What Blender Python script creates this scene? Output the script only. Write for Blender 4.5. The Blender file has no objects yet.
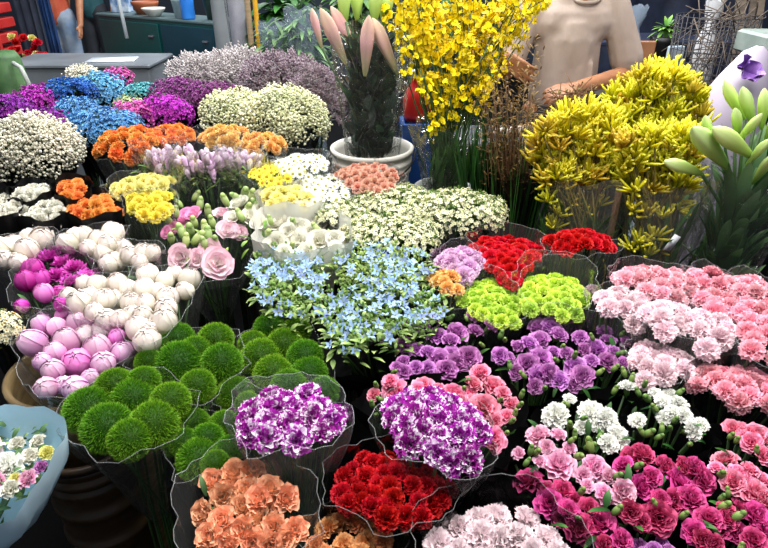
import bpy, math, random
from mathutils import Vector, Quaternion, Matrix, noise
R = random.Random(7)
PI = math.pi
C = bpy.context.scene.collection
# ---------------------------------------------------------------- camera frame
F = 600.0; CX, CY = 384.0, 274.0
CAM = Vector((0, 0, 1.62)); PITCH = math.radians(28.5)
FW = Vector((0, math.cos(PITCH), -math.sin(PITCH)))
UP = Vector((0, math.sin(PITCH), math.cos(PITCH)))
def ray(px, py): return Vector((1, 0, 0)) * ((px - CX) / F) - UP * ((py - CY) / F) + FW
def pz(px, py, z):
    d = ray(px, py); return CAM + d * ((z - CAM.z) / d.z)
def py_(px, py, Y):
    d = ray(px, py); return CAM + d * (Y / d.y)
def mpp(p): return (p - CAM).dot(FW) / F
def zt(py): return 0.80 + max(0.0, 290 - py) * 0.0009
# ---------------------------------------------------------------- mesh helper
class MB:
    def __init__(s): s.v = []; s.f = []; s.a = []; s.m = []
    def add(s, vs, fs, at=None, mi=0):
        b = len(s.v); s.v.extend(Vector(x) for x in vs)
        s.a.extend(at if at else [(0, 0, 0)] * len(vs))
        for f in fs: s.f.append(tuple(i + b for i in f)); s.m.append(mi)
    def grid(s, P, A=None, mi=0, wrap=False):
        n, k = len(P), len(P[0]); vs = [p for r in P for p in r]
        at = [a for r in A for a in r] if A else None
        fs = []
        for i in range(n - 1):
            for j in range(k if wrap else k - 1):
                j2 = (j + 1) % k
                fs.append((i * k + j, i * k + j2, (i + 1) * k + j2, (i + 1) * k + j))
        s.add(vs, fs, at, mi)
    def tube(s, pts, rad, seg=6, t0=0, t1=1, mi=0, rnd=0, cap=True):
        pts = [Vector(p) for p in pts]; n = len(pts); P = []; A = []
        if not isinstance(rad, (list, tuple)): rad = [rad] * n
        for i, p in enumerate(pts):
            d = (pts[min(i + 1, n - 1)] - pts[max(i - 1, 0)])
            d = d.normalized() if d.length > 1e-9 else Vector((0, 0, 1))
            x = d.orthogonal().normalized() if i == 0 else (x - d * x.dot(d)).normalized()
            y = d.cross(x)
            P.append([p + (x * math.cos(a) + y * math.sin(a)) * rad[i] for a in (2 * PI * j / seg for j in range(seg))])
            A.append([(t0 + (t1 - t0) * i / (n - 1), rnd, 0)] * seg)
        s.grid(P, A, mi, True)
        if cap:
            b = len(s.v)
            s.f.append(tuple(b - seg + j for j in range(seg))); s.m.append(mi)
            s.f.append(tuple(b - seg * n + j for j in reversed(range(seg)))); s.m.append(mi)
    def lathe(s, prof, seg=16, mi=0, M=None, wob=0):
        P = []; n = len(prof)
        for i, (r, z) in enumerate(prof):
            P.append([Vector((r * math.cos(2 * PI * j / seg) * (1 + wob * math.sin(j * 2.3 + i)), r * math.sin(2 * PI * j / seg), z)) for j in range(seg)])
        if M: P = [[M @ p for p in r] for r in P]
        A = [[(i / max(1, n - 1), .5, 0)] * seg for i in range(n)]
        s.grid(P, A, mi, True)
    def box(s, c, d, mi=0, M=None, bev=0):
        c = Vector(c); x, y, z = (Vector(d) / 2)
        if bev <= 0:
            vs = [Vector((a * x, b * y, e * z)) for a in (-1, 1) for b in (-1, 1) for e in (-1, 1)]
            fs = [(0, 1, 3, 2), (4, 6, 7, 5), (0, 4, 5, 1), (2, 3, 7, 6), (0, 2, 6, 4), (1, 5, 7, 3)]
        else:
            vs = []; q = min(bev, x, y, z)
            ring = []
            for zz, ins in ((-z, q), (-z + q, 0), (z - q, 0), (z, q)):
                a, b = x - ins, y - ins
                ring.append([Vector(v) for v in ((a, b - q, zz), (a - q, b, zz), (-a + q, b, zz), (-a, b - q, zz), (-a, -b + q, zz), (-a + q, -b, zz), (a - q, -b, zz), (a, -b + q, zz))])
            vs = [p for r in ring for p in r]
            fs = [(i * 8 + j, i * 8 + (j + 1) % 8, (i + 1) * 8 + (j + 1) % 8, (i + 1) * 8 + j) for i in range(3) for j in range(8)]
            fs += [tuple(reversed(range(8))), tuple(range(24, 32))]
        vs = [(M @ v if M else v) + c for v in vs]
        s.add(vs, fs, None, mi)
    def ball(s, c, r, seg=8, rings=5, mi=0, t=0, rnd=0):
        c = Vector(c); r = Vector(r) if hasattr(r, '__len__') else Vector((r, r, r)); P = []
        for i in range(rings + 1):
            th = PI * i / rings
            P.append([c + Vector((r.x * math.sin(th) * math.cos(2 * PI * j / seg), r.y * math.sin(th) * math.sin(2 * PI * j / seg), r.z * math.cos(th))) for j in range(seg)])
        s.grid(P, [[(t, rnd, 0)] * seg for _ in P], mi, True)
    def merge(s, o, M, mi=None, rnd=None):
        b = len(s.v); s.v.extend(M @ v for v in o.v)
        s.a.extend(o.a if rnd is None else [(a[0], rnd, a[2]) for a in o.a])
        s.f.extend(tuple(i + b for i in f) for f in o.f); s.m.extend(o.m if mi is None else [mi] * len(o.f))
    def mesh(s, name, mats, smooth=True):
        me = bpy.data.meshes.new(name)
        me.from_pydata([tuple(v) for v in s.v], [], s.f)
        at = me.attributes.new('pt', 'FLOAT_VECTOR', 'POINT')
        at.data.foreach_set('vector', [x for a in s.a for x in a])
        for m in (mats if isinstance(mats, (list, tuple)) else [mats]): me.materials.append(m)
        me.polygons.foreach_set('material_index', s.m)
        me.polygons.foreach_set('use_smooth', [smooth] * len(s.f))
        me.update(); return me
def ob(name, me, parent=None, loc=(0, 0, 0), q=None, sc=1.0):
    o = bpy.data.objects.new(name, me); C.objects.link(o)
    if parent is not None: o.parent = parent
    o.location = loc
    if q is not None: o.rotation_mode = 'QUATERNION'; o.rotation_quaternion = q
    o.scale = sc if hasattr(sc, '__len__') else (sc, sc, sc)
    return o
def root(name, label, cat, loc, group=None):
    o = bpy.data.objects.new(name, None); C.objects.link(o); o.location = loc; o.empty_display_size = .05
    o['label'] = label; o['category'] = cat
    if group: o['group'] = group
    return o
def tag(o, label, cat, group=None):
    o['label'] = label; o['category'] = cat
    if group: o['group'] = group
    return o
def struct(name, mb, mat):
    o = ob(name, mb.mesh(name, mat, False)); o['kind'] = 'structure'; return o
def shift(mb, L):
    mb.v = [v - L for v in mb.v]; return mb
def qz(n, spin=None):
    n = Vector(n).normalized()
    return Vector((0, 0, 1)).rotation_difference(n) @ Quaternion((0, 0, 1), R.uniform(0, 2 * PI) if spin is None else spin)
# ---------------------------------------------------------------- materials
def lin(h):
    h = h.lstrip('#'); c = [int(h[i:i + 2], 16) / 255 for i in (0, 2, 4)]
    return tuple(x / 12.92 if x <= .04045 else ((x + .055) / 1.055) ** 2.4 for x in c) + (1,)
def mat_new(name):
    m = bpy.data.materials.new(name); m.use_nodes = True
    nt = m.node_tree; b = nt.nodes['Principled BSDF']; return m, nt, b
def N(nt, t, **k):
    n = nt.nodes.new(t)
    for a, v in k.items(): setattr(n, a, v)
    return n
def ramp(nt, fac, stops):
    r = N(nt, 'ShaderNodeValToRGB'); e = r.color_ramp.elements
    while len(e) < len(stops): e.new(.5)
    for i, (p, c) in enumerate(stops): e[i].position = p; e[i].color = lin(c)
    nt.links.new(fac, r.inputs[0]); return r.outputs[0]
_pm = {}
def petal(name, c0, c1, c2, var=.25, hue=.02, rough=.55, trans=.0, sss=.12, patch=None, patch_amt=.5, pscale=9):
    """petal colour: attr t (base to edge) ramp c0,c1,c2; random value shift per petal and per flower"""
    if name in _pm: return _pm[name]
    m, nt, b = mat_new(name); L = nt.links
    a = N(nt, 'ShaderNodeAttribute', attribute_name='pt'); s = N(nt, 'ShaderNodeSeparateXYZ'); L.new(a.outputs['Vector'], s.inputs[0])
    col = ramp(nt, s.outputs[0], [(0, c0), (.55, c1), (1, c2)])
    if patch:
        tc = N(nt, 'ShaderNodeTexCoord'); no = N(nt, 'ShaderNodeTexNoise'); no.inputs['Scale'].default_value = pscale; no.inputs['Detail'].default_value = 1
        L.new(tc.outputs['Object'], no.inputs['Vector'])
        ad = N(nt, 'ShaderNodeMath', operation='MULTIPLY_ADD'); L.new(s.outputs[1], ad.inputs[0]); ad.inputs[1].default_value = .35; L.new(no.outputs[0], ad.inputs[2])
        mr = N(nt, 'ShaderNodeMapRange'); L.new(ad.outputs[0], mr.inputs[0]); mr.inputs[1].default_value = patch_amt + .17 - .05; mr.inputs[2].default_value = patch_amt + .17 + .07
        mx = N(nt, 'ShaderNodeMix', data_type='RGBA'); L.new(mr.outputs[0], mx.inputs[0]); L.new(col, mx.inputs[6]); mx.inputs[7].default_value = lin(patch); col = mx.outputs[2]
    oi = N(nt, 'ShaderNodeObjectInfo'); hs = N(nt, 'ShaderNodeHueSaturation')
    h = N(nt, 'ShaderNodeMapRange'); L.new(oi.outputs['Random'], h.inputs[0]); h.inputs[3].default_value = .5 - hue; h.inputs[4].default_value = .5 + hue; L.new(h.outputs[0], hs.inputs['Hue'])
    v = N(nt, 'ShaderNodeMapRange'); L.new(s.outputs[1], v.inputs[0]); v.inputs[3].default_value = 1 - var; v.inputs[4].default_value = 1 + var * .6
    v2 = N(nt, 'ShaderNodeMapRange'); L.new(oi.outputs['Random'], v2.inputs[0]); v2.inputs[3].default_value = 1.08; v2.inputs[4].default_value = .86
    mu = N(nt, 'ShaderNodeMath', operation='MULTIPLY'); L.new(v.outputs[0], mu.inputs[0]); L.new(v2.outputs[0], mu.inputs[1]); L.new(mu.outputs[0], hs.inputs['Value'])
    L.new(col, hs.inputs['Color']); L.new(hs.outputs[0], b.inputs['Base Color'])
    b.inputs['Roughness'].default_value = rough; b.inputs['Specular IOR Level'].default_value = .25
    # thin petals let some light through
    tr = N(nt, 'ShaderNodeBsdfTranslucent'); L.new(hs.outputs[0], tr.inputs[0]); ms = N(nt, 'ShaderNodeMixShader'); ms.inputs[0].default_value = .14
    L.new(b.outputs[0], ms.inputs[1]); L.new(tr.outputs[0], ms.inputs[2]); L.new(ms.outputs[0], nt.nodes['Material Output'].inputs[0])
    _pm[name] = m; return m
def plain(name, c, rough=.5, metal=0, c2=None, nscale=8, bump=0, spec=.5, em=0, stretch=None):
    if name in _pm: return _pm[name]
    m, nt, b = mat_new(name); L = nt.links
    no = N(nt, 'ShaderNodeTexNoise'); no.inputs['Scale'].default_value = nscale; no.inputs['Detail'].default_value = 4
    tc = N(nt, 'ShaderNodeTexCoord'); src = tc.outputs['Object']
    if stretch:
        mp = N(nt, 'ShaderNodeMapping'); mp.inputs['Scale'].default_value = stretch; L.new(src, mp.inputs[0]); src = mp.outputs[0]
    L.new(src, no.inputs['Vector'])
    L.new(ramp(nt, no.outputs[0], [(.35, c), (.65, c2 or c)]), b.inputs['Base Color'])
    b.inputs['Roughness'].default_value = rough; b.inputs['Metallic'].default_value = metal; b.inputs['Specular IOR Level'].default_value = spec
    if bump:
        bp = N(nt, 'ShaderNodeBump'); bp.inputs['Strength'].default_value = bump; bp.inputs['Distance'].default_value = .02; L.new(no.outputs[0], bp.inputs['Height']); L.new(bp.outputs[0], b.inputs['Normal'])
    _pm[name] = m; return m
def film(name, tint='#ffffff', op=.12, gloss=.5, rough=.12, crinkle=.5, nscale=14, cap=.45):
    """thin clear wrapping film"""
    m, nt, b = mat_new(name); L = nt.links; nt.nodes.remove(b); out = nt.nodes['Material Output']
    t = N(nt, 'ShaderNodeBsdfTransparent'); t.inputs[0].default_value = (.97, .98, .98, 1)
    d = N(nt, 'ShaderNodeBsdfDiffuse'); d.inputs[0].default_value = lin(tint)
    g = N(nt, 'ShaderNodeBsdfGlossy'); g.inputs['Roughness'].default_value = rough; g.inputs[0].default_value = (gloss, gloss, gloss, 1)
    no = N(nt, 'ShaderNodeTexNoise'); no.inputs['Scale'].default_value = nscale; no.inputs['Detail'].default_value = 3; no.inputs['Distortion'].default_value = 1.5
    tc = N(nt, 'ShaderNodeTexCoord'); L.new(tc.outputs['Object'], no.inputs['Vector'])
    bp = N(nt, 'ShaderNodeBump'); bp.inputs['Strength'].default_value = crinkle; bp.inputs['Distance'].default_value = .03; L.new(no.outputs[0], bp.inputs['Height'])
    L.new(bp.outputs[0], g.inputs['Normal'])
    lw = N(nt, 'ShaderNodeLayerWeight'); lw.inputs[0].default_value = .25
    L.new(bp.outputs[0], lw.inputs['Normal'])
    m1 = N(nt, 'ShaderNodeMixShader'); m1.inputs[0].default_value = op; L.new(t.outputs[0], m1.inputs[1]); L.new(d.outputs[0], m1.inputs[2])
    m2 = N(nt, 'ShaderNodeMixShader')
    mr = N(nt, 'ShaderNodeMapRange'); L.new(lw.outputs['Fresnel'], mr.inputs[0]); mr.inputs[3].default_value = .0; mr.inputs[4].default_value = cap
    L.new(mr.outputs[0], m2.inputs[0]); L.new(m1.outputs[0], m2.inputs[1]); L.new(g.outputs[0], m2.inputs[2]); L.new(m2.outputs[0], out.inputs[0])
    return m
CLEAR = film('clear_film', op=.022, gloss=.6, crinkle=.3)
CLEAR2 = film('milky_film', tint='#e8eef0', op=.07, gloss=.45)
SHINY = film('shiny_film', op=.012, gloss=.95, crinkle=1.0, nscale=20, cap=.62)
FEDGE = film('film_edge', tint='#f2f4f6', op=.10, gloss=.6, rough=.25, crinkle=.2, cap=.3)
DLEAF = petal('leaf_dark', '#0f2416', '#183420', '#2a4a2e', .35, .02, .35)
BLACK = plain('black_film', '#060607', .5, c2='#0c0c0e', bump=.2, nscale=12, spec=.22)
SMOKE = film('smoky_film', tint='#0a0a0c', op=.62, gloss=.4)
BFILM = film('bluish_film', tint='#a9bcd2', op=.22, gloss=.8, crinkle=.9, cap=.6)
WPAPER = film('white_paper', tint='#f4f2ea', op=.75, gloss=.1, rough=.5)
STEM = plain('stem_green', '#27421d', .5, c2='#3d5c2a')
LEAF = petal('leaf_green', '#1f3a18', '#2f5a24', '#4c7a36', .35, .02, .45)
LEAFL = petal('leaf_light', '#3f6a2a', '#6f9a40', '#a9c46a', .3, .02, .45)
LEAFB = petal('leaf_grey', '#31502f', '#5a7d4e', '#7f9f6c', .35, .02, .5)
LISB = petal('pale_bud', '#7fa050', '#b4cc7c', '#d6e2a4', .2, .02, .45)
SEPAL = petal('sepal_green', '#3c5f27', '#6b8e45', '#9db56d', .25, .02, .45)
# ---------------------------------------------------------------- flower shapes (unit radius, facing +Z)
def fan(mb, org, az, th, ln, hw, rr, frill=0., bow=.15, round_=.35, nw=5, ns=4, serr=0., rnd=None, mi=0, cup=0., tw=0):
    """one petal from org out to polar angle th, azimuth az"""
    r = Vector((math.cos(az), math.sin(az), 0)); side = Vector((-math.sin(az), math.cos(az), 0)); z = Vector((0, 0, 1))
    d = (r * math.sin(th) + z * math.cos(th)); nrm = (z * math.sin(th) - r * math.cos(th))
    rnd = rr.random() if rnd is None else rnd; ph = rr.uniform(0, 6.3); P = []; A = []
    for i in range(ns):
        s = i / (ns - 1); row = []; ra = []
        for j in range(nw):
            w = -1 + 2 * j / (nw - 1)
            l = ln * s * (1 - round_ * w * w * s) + (serr * (1 if j % 2 else -1) * (s > .95))
            h = hw * math.sin(min(1, s * 1.05) * PI * .62) * w
            nd = bow * ln * (s * s - s) * -1 + frill * s * s * math.sin(w * 4.2 + ph + s * 2) + cup * w * w * s
            row.append(org + d * l + side * h + nrm * nd); ra.append((s, rnd, abs(w)))
        P.append(row); A.append(ra)
    mb.grid(P, A, mi)
def carnation_mb(seed, n=74, frill=.15, calyx=True):
    rr = random.Random(seed); mb = MB(); O = Vector((0, 0, -.62))
    for i in range(n):
        u = math.sqrt((i + .5) / n); az = i * 2.39996 + rr.uniform(-.3, .3)
        th = u * 1.45 + rr.uniform(-.12, .12); ln = (1.12 - .14 * u * u) * rr.uniform(.86, 1.1)
        fan(mb, O + Vector((0, 0, .12 * u)), az, th * .86, ln, .36, rr, frill, .12, .18, 7, 4, .055)
    return mb
def rose_mb(seed, n=32, spread=1.38, hw=.48, frill=.15):
    rr = random.Random(seed); mb = MB(); O = Vector((0, 0, -.5))
    for i in range(n):
        u = ((i + .6) / n) ** .75; az = i * 2.39996 + rr.uniform(-.25, .25)
        th = .10 + u * spread + rr.uniform(-.06, .06); ln = (.78 + .34 * u) * rr.uniform(.94, 1.05)
        fan(mb, O, az, th * .92, ln, hw * (.45 + .65 * u), rr, frill * (.4 + u), -.10 + .05 * u, .22, 6, 5, .0, cup=.30 * (1 - .7 * u))
    return mb
def peony_mb(seed, open_=0.):
    rr = random.Random(seed); mb = MB(); n = 15
    for i in range(n):
        k = i / (n - 1); rad = .84 + .18 * k + rr.uniform(-.015, .015); az0 = i * 2.39996; top = (.02 if i < 4 else .10 + .75 * (k - .35) * rr.uniform(.6, 1.3)); top = max(.02, top)
        hwid = .95 - .3 * k; rnd = rr.random(); P = []; A = []
        for a in range(7):
            s = a / 6; th = PI * .93 + (top - PI * .93) * s; row = []; ra = []
            for j in range(7):
                w = -1 + 2 * j / 6; ww = w * hwid * (1 - .35 * s ** 4)
                thh = th + .28 * w * w * s * (1 + .3 * math.sin(az0 * 7))
                rd = rad * (1 + .012 * math.cos(w * 5 + i) * s + open_ * s * s * k + .035 * w * w * s + .03 * s ** 6)
                p = Vector((rd * math.sin(thh) * math.cos(az0 + ww), rd * math.sin(thh) * math.sin(az0 + ww), rd * math.cos(thh) * 1.08))
                row.append(p); ra.append((s, rnd, abs(w)))
            P.append(row); A.append(ra)
        mb.grid(P, A)
    return mb
def moss_mb(seed):
    rr = random.Random(seed); mb = MB(); mb.ball((0, 0, 0), .86, 18, 12, t=.3)
    n = 7000
    for i in range(n):
        z = 1 - 2 * (i + .5) / n
        if z < -.75: continue
        a = i * 2.39996 + rr.uniform(-.2, .2); q = math.sqrt(1 - z * z)
        d = Vector((q * math.cos(a), q * math.sin(a), z)); d2 = (d + Vector((rr.gauss(0, .13), rr.gauss(0, .13), rr.gauss(0, .13)))).normalized()
        s = d2.orthogonal().normalized(); s = Quaternion(d2, rr.uniform(0, 6)) @ s; l = rr.uniform(.88, 1.06)
        w = .012; b = d * .82; tip = b + d2 * (l - .80) * 1.1; md = b + d2 * (l - .80) * .7
        rn = rr.random()
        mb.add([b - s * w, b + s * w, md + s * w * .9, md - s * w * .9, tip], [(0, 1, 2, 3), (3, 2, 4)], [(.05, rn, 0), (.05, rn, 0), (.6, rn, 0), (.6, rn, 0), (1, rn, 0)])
    return mb
def bud_mb(seed, tip=.35):
    """pointed calyx bud, material 0 sepal, 1 petal tip"""
    rr = random.Random(seed); mb = MB()
    prof = [(.08, -1), (.34, -.8), (.46, -.3), (.45, .15), (.33, .55)]
    mb.lathe(prof, 8); P = [(.33, .5), (.36, .7), (.22, .95), (.02, 1.05)]
    mb.lathe(P, 8, 1)
    for k in range(5): fan(mb, Vector((.3 * math.cos(k * 1.257), .3 * math.sin(k * 1.257), .2)), k * 1.257, .25, .5, .2, rr, 0, .1, .6, 3, 3)
    return mb
def calyx_mb():
    mb = MB(); rr = random.Random(3)
    mb.lathe([(.06, -1.75), (.10, -1.45), (.27, -1.3), (.33, -.9), (.36, -.55), (.42, -.4)], 8)
    for k in range(5): fan(mb, Vector((.3 * math.cos(k * 1.257), .3 * math.sin(k * 1.257), -.65)), k * 1.257, .5, .5, .2, rr, 0, .1, .6, 3, 3)
    return mb
def star_mb(seed, n=5, hw=.22, flat=1.25, ctr=.16):
    rr = random.Random(seed); mb = MB()
    for k in range(n): fan(mb, Vector((0, 0, 0)), k * 2 * PI / n + rr.uniform(-.12, .12), flat + rr.uniform(-.2, .2), 1, hw, rr, .02, -.1, .5, 3, 4)
    mb.ball((0, 0, .06), (ctr, ctr, ctr), 6, 4, 1); return mb
def leaf(mb, p, d, ln, w, bend=.3, up=Vector((0, 0, 1)), rnd=.5, mi=0, n=5, fold=.25):
    p = Vector(p); d = Vector(d).normalized(); s = d.cross(up)
    s = s.normalized() if s.length > 1e-4 else Vector((1, 0, 0)); u = s.cross(d); P = []; A = []
    for i in range(n + 1):
        t = i / n; c = p + d * ln * t - up * bend * ln * t * t; h = w * math.sin(PI * min(1, .08 + t * .92)) ** .8 if i < n else 0.0005
        P.append([c - s * h + u * h * fold, c, c + s * h + u * h * fold]); A.append([(t, rnd, 1), (t, rnd, 0), (t, rnd, 1)])
    mb.grid(P, A, mi)
def hemi(rr, up=.0):
    while True:
        v = Vector((rr.uniform(-1, 1), rr.uniform(-1, 1), rr.uniform(up, 1)))
        if .1 < v.length < 1: return v.normalized()
def statice_mb(seed, n=60, fl=.13):
    """dome sprig of crinkled papery florets"""
    rr = random.Random(seed); mb = MB()
    for i in range(n):
        d = hemi(rr, -.15); p = d * rr.uniform(.55, 1.0); p.z *= .8; rn = rr.random(); az = rr.uniform(0, 6); q = qz_local((d + Vector((0, 0, .5))).normalized(), az)
        k = 5; vs = [p - q @ Vector((0, 0, fl * .8))]; at = [(0, rn, 0)]
        for j in range(k * 2):
            a = PI * j / k; r_ = fl * (1 if j % 2 == 0 else .6) * rr.uniform(.8, 1.2); vs.append(p + q @ Vector((r_ * math.cos(a), r_ * math.sin(a), fl * rr.uniform(-.1, .35)))); at.append((1, rn, 0))
        mb.add(vs, [(0, 1 + j, 1 + (j + 1) % (k * 2)) for j in range(k * 2)], at)
    for i in range(9):
        d = hemi(rr, .1); mb.tube([(0, 0, -.8), d * .5 + Vector((0, 0, -.2)), d * .85], .018, 4, mi=1)
    return mb
def qz_local(n, spin): return Vector((0, 0, 1)).rotation_difference(n) @ Quaternion((0, 0, 1), spin)
def gyps_mb(seed, n=120, fl=.10):
    rr = random.Random(seed); mb = MB()
    for i in range(n):
        d = hemi(rr, -.25); p = d * rr.uniform(.5, 1.05); s = fl * rr.uniform(.6, 1.2)
        mb.ball(p, (s, s, s * .8), 5, 3, t=rr.choice((.5, .8, 1)), rnd=rr.random())
        if i % 2 == 0: mb.tube([p * .45 + Vector((0, 0, -.3)), p], .01, 3, mi=1)
    for i in range(6): d = hemi(rr, .1); mb.tube([(0, 0, -.9), d * .4 + Vector((0, 0, -.2)), d * .8], .014, 4, mi=1)
    return mb
def limonium_mb(seed, n=12):
    """airy forked twig, tiny crumbs of flower along every fork"""
    rr = random.Random(seed); mb = MB()
    for i in range(n):
        d = (hemi(rr, .15) + Vector((0, 0, .35))).normalized(); a = Vector((0, 0, -.6)); b = d * .45; mb.tube([a, b], [.02, .012], 4, mi=1)
        for k in range(4):
            e = (d + Vector((rr.gauss(0, .45), rr.gauss(0, .45), rr.gauss(0, .35)))).normalized(); f = b + e * rr.uniform(.35, .62); mb.tube([b, f], [.012, .007], 3, mi=1)
            for g in range(7):
                p = b.lerp(f, .25 + g * .125) + Vector((rr.gauss(0, .03), rr.gauss(0, .03), rr.gauss(0, .03))); s = rr.uniform(.025, .05)
                mb.ball(p, (s, s, s * 1.4), 4, 3, t=rr.random(), rnd=rr.random())
    return mb
def wax_mb(seed, n=26, fl=.2):
    """dome sprig of little five-petal flowers with a green eye"""
    rr = random.Random(seed); mb = MB()
    st = star_mb(seed, 5, .36, 1.35, .24)
    for i in range(n):
        d = hemi(rr, -.05); p = d * rr.uniform(.7, 1.02); p.z *= .75
        q = qz_local((d + Vector((0, 0, .7))).normalized(), rr.uniform(0, 6)); M = Matrix.Translation(p) @ q.to_matrix().to_4x4() @ Matrix.Scale(fl * rr.uniform(.75, 1.15), 4)
        mb.merge(st, M, rnd=rr.random())
        mb.tube([(p.x * .3, p.y * .3, -.5), p], .015, 3, mi=2)
    for i in range(12): d = hemi(rr, -.1); leaf(mb, d * .5, d + Vector((0, 0, .5)), .4, .035, .1, rnd=rr.random(), mi=2)
    return mb
def paw_mb(seed, n=13):
    """fan of curved velvety claw flowers"""
    rr = random.Random(seed); mb = MB()
    for i in range(n):
        a = rr.uniform(0, 6.28); th = rr.uniform(.15, 1.25); d = Vector((math.sin(th) * math.cos(a), math.sin(th) * math.sin(a), math.cos(th)))
        b = Vector((0, 0, -.45)) + d * .12; side = Vector((rr.gauss(0, .4), rr.gauss(0, .4), .75)); l = rr.uniform(.7, 1.1)
        pts = [b + d * l * t + side * (.45 * t * t) for t in (0, .3, .6, .85, 1)]; r_ = .095
        mb.tube(pts, [r_ * .6, r_ * .95, r_ * 1.1, r_ * 1.05, r_ * .55], 6, rnd=rr.random())
        if rr.random() < .5:
            for k in range(3): fan(mb, pts[-1] - d * .06, rr.uniform(0, 6), .6, .2, .06, rr, 0, .1, .5, 3, 3)
    mb.tube([(0, 0, -1.3), (0, 0, -.4)], .035, 5, mi=1)
    return mb
def oncid_mb(seed, n=24):
    """arching branch of dancing-lady blossoms: wide two-lobed lip, small back petals"""
    rr = random.Random(seed); mb = MB()
    pts = [Vector((rr.gauss(0, .03), rr.gauss(0, .03), -1 + 2 * t)) + Vector((.25 * math.sin(seed + t * 2), .25 * math.cos(seed * 2 + t), 0)) * t for t in (0, .25, .5, .75, 1)]
    mb.tube(pts, [.022, .02, .016, .012, .008], 4, mi=1)
    for i in range(n):
        t = rr.uniform(0.05, 1); k = min(3, int(t * 4)); p = pts[k].lerp(pts[k + 1], t * 4 - k); a = rr.uniform(0, 6.28)
        o = Vector((math.cos(a), math.sin(a), rr.uniform(-.2, .6))) * rr.uniform(.12, .38) * (1.15 - .5 * t); c = p + o
        mb.tube([p, c], .007, 3, mi=1)
        n_ = (o.normalized() + Vector((0, -.6, .1)) + Vector((rr.gauss(0, .4), rr.gauss(0, .4), rr.gauss(0, .3)))).normalized(); q = qz_local(n_, rr.gauss(0, .5)).to_matrix().to_4x4()
        f = MB(); s = rr.uniform(.15, .2)
        for sx in (-1, 1): fan(f, Vector((0, 0, 0)), -PI / 2 + sx * .55, 1.4, 1.0, .55, rr, .06, .0, .3, 4, 3)
        for az in (PI / 2, PI / 2 + .9, PI / 2 - .9): fan(f, Vector((0, 0, 0)), az, 1.2, .5, .17, rr, 0, .1, .5, 3, 3)
        f.ball((0, 0, .05), .1, 5, 3, 2)
        mb.merge(f, Matrix.Translation(c) @ q @ Matrix.Scale(s, 4), rnd=rr.random())
    return mb
def lilybud_mb(seed, ridges=3):
    """long tapered lily bud, base at origin, tip +Z at 1"""
    rr = random.Random(seed); mb = MB(); P = []; A = []; S = 12; b = rr.uniform(-.12, .12)
    for i, (t, r) in enumerate(((0, .03), (.08, .055), (.25, .085), (.45, .115), (.62, .135), (.78, .125), (.9, .08), (.97, .035), (1, .004))):
        P.append([Vector((r * (1 + .12 * math.cos(ridges * a)) * math.cos(a) + b * t * t, r * (1 + .12 * math.cos(ridges * a)) * math.sin(a), t)) for a in (2 * PI * j / S for j in range(S))])
        A.append([(t, .5 + .5 * math.cos(ridges * 2 * PI * j / S), 0) for j in range(S)])
    mb.grid(P, A, 0, True); return mb
def fringe_mb(seed):
    """loose narrow-petalled peony-like bloom"""
    rr = random.Random(seed); mb = MB(); O = Vector((0, 0, -.5))
    for i in range(60):
        u = math.sqrt((i + .5) / 60); az = i * 2.39996; fan(mb, O, az, u * 1.25 + rr.uniform(-.15, .15), rr.uniform(.95, 1.25), .2, rr, .08, .15, .3, 3, 4)
    return mb
SH = {}
def shapes(kind, mats, nvar=3):
    """cached meshes for a flower kind in given materials"""
    key = (kind, tuple(m.name for m in mats))
    if key not in SH:
        gen = {'carn': lambda s: carnation_mb(s), 'rose': lambda s: rose_mb(s), 'lisi': lambda s: rose_mb(s, 16, 1.1, .62, .05), 'peony': lambda s: peony_mb(s), 'popen': lambda s: peony_mb(s, .22),
               'moss': moss_mb, 'bud': bud_mb, 'star': lambda s: star_mb(s, 5, .26, 1.2, .14), 'statice': statice_mb, 'gyps': gyps_mb, 'limo': limonium_mb, 'wax': wax_mb, 'paw': paw_mb, 'oncid': oncid_mb,
               'lily': lilybud_mb, 'fringe': fringe_mb, 'cup': lambda s: rose_mb(s, 30, .95, .46, .13), 'half': lambda s: carnation_mb(s, 40, .11), 'daisy': lambda s: star_mb(s, 14, .16, 1.35, .3), 'calyx': lambda s: calyx_mb()}[kind]
        SH[key] = [gen(11 + 7 * k).mesh(kind + '_shape', mats) for k in range(1 if kind == 'calyx' else nvar)]
    return SH[key]
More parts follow.
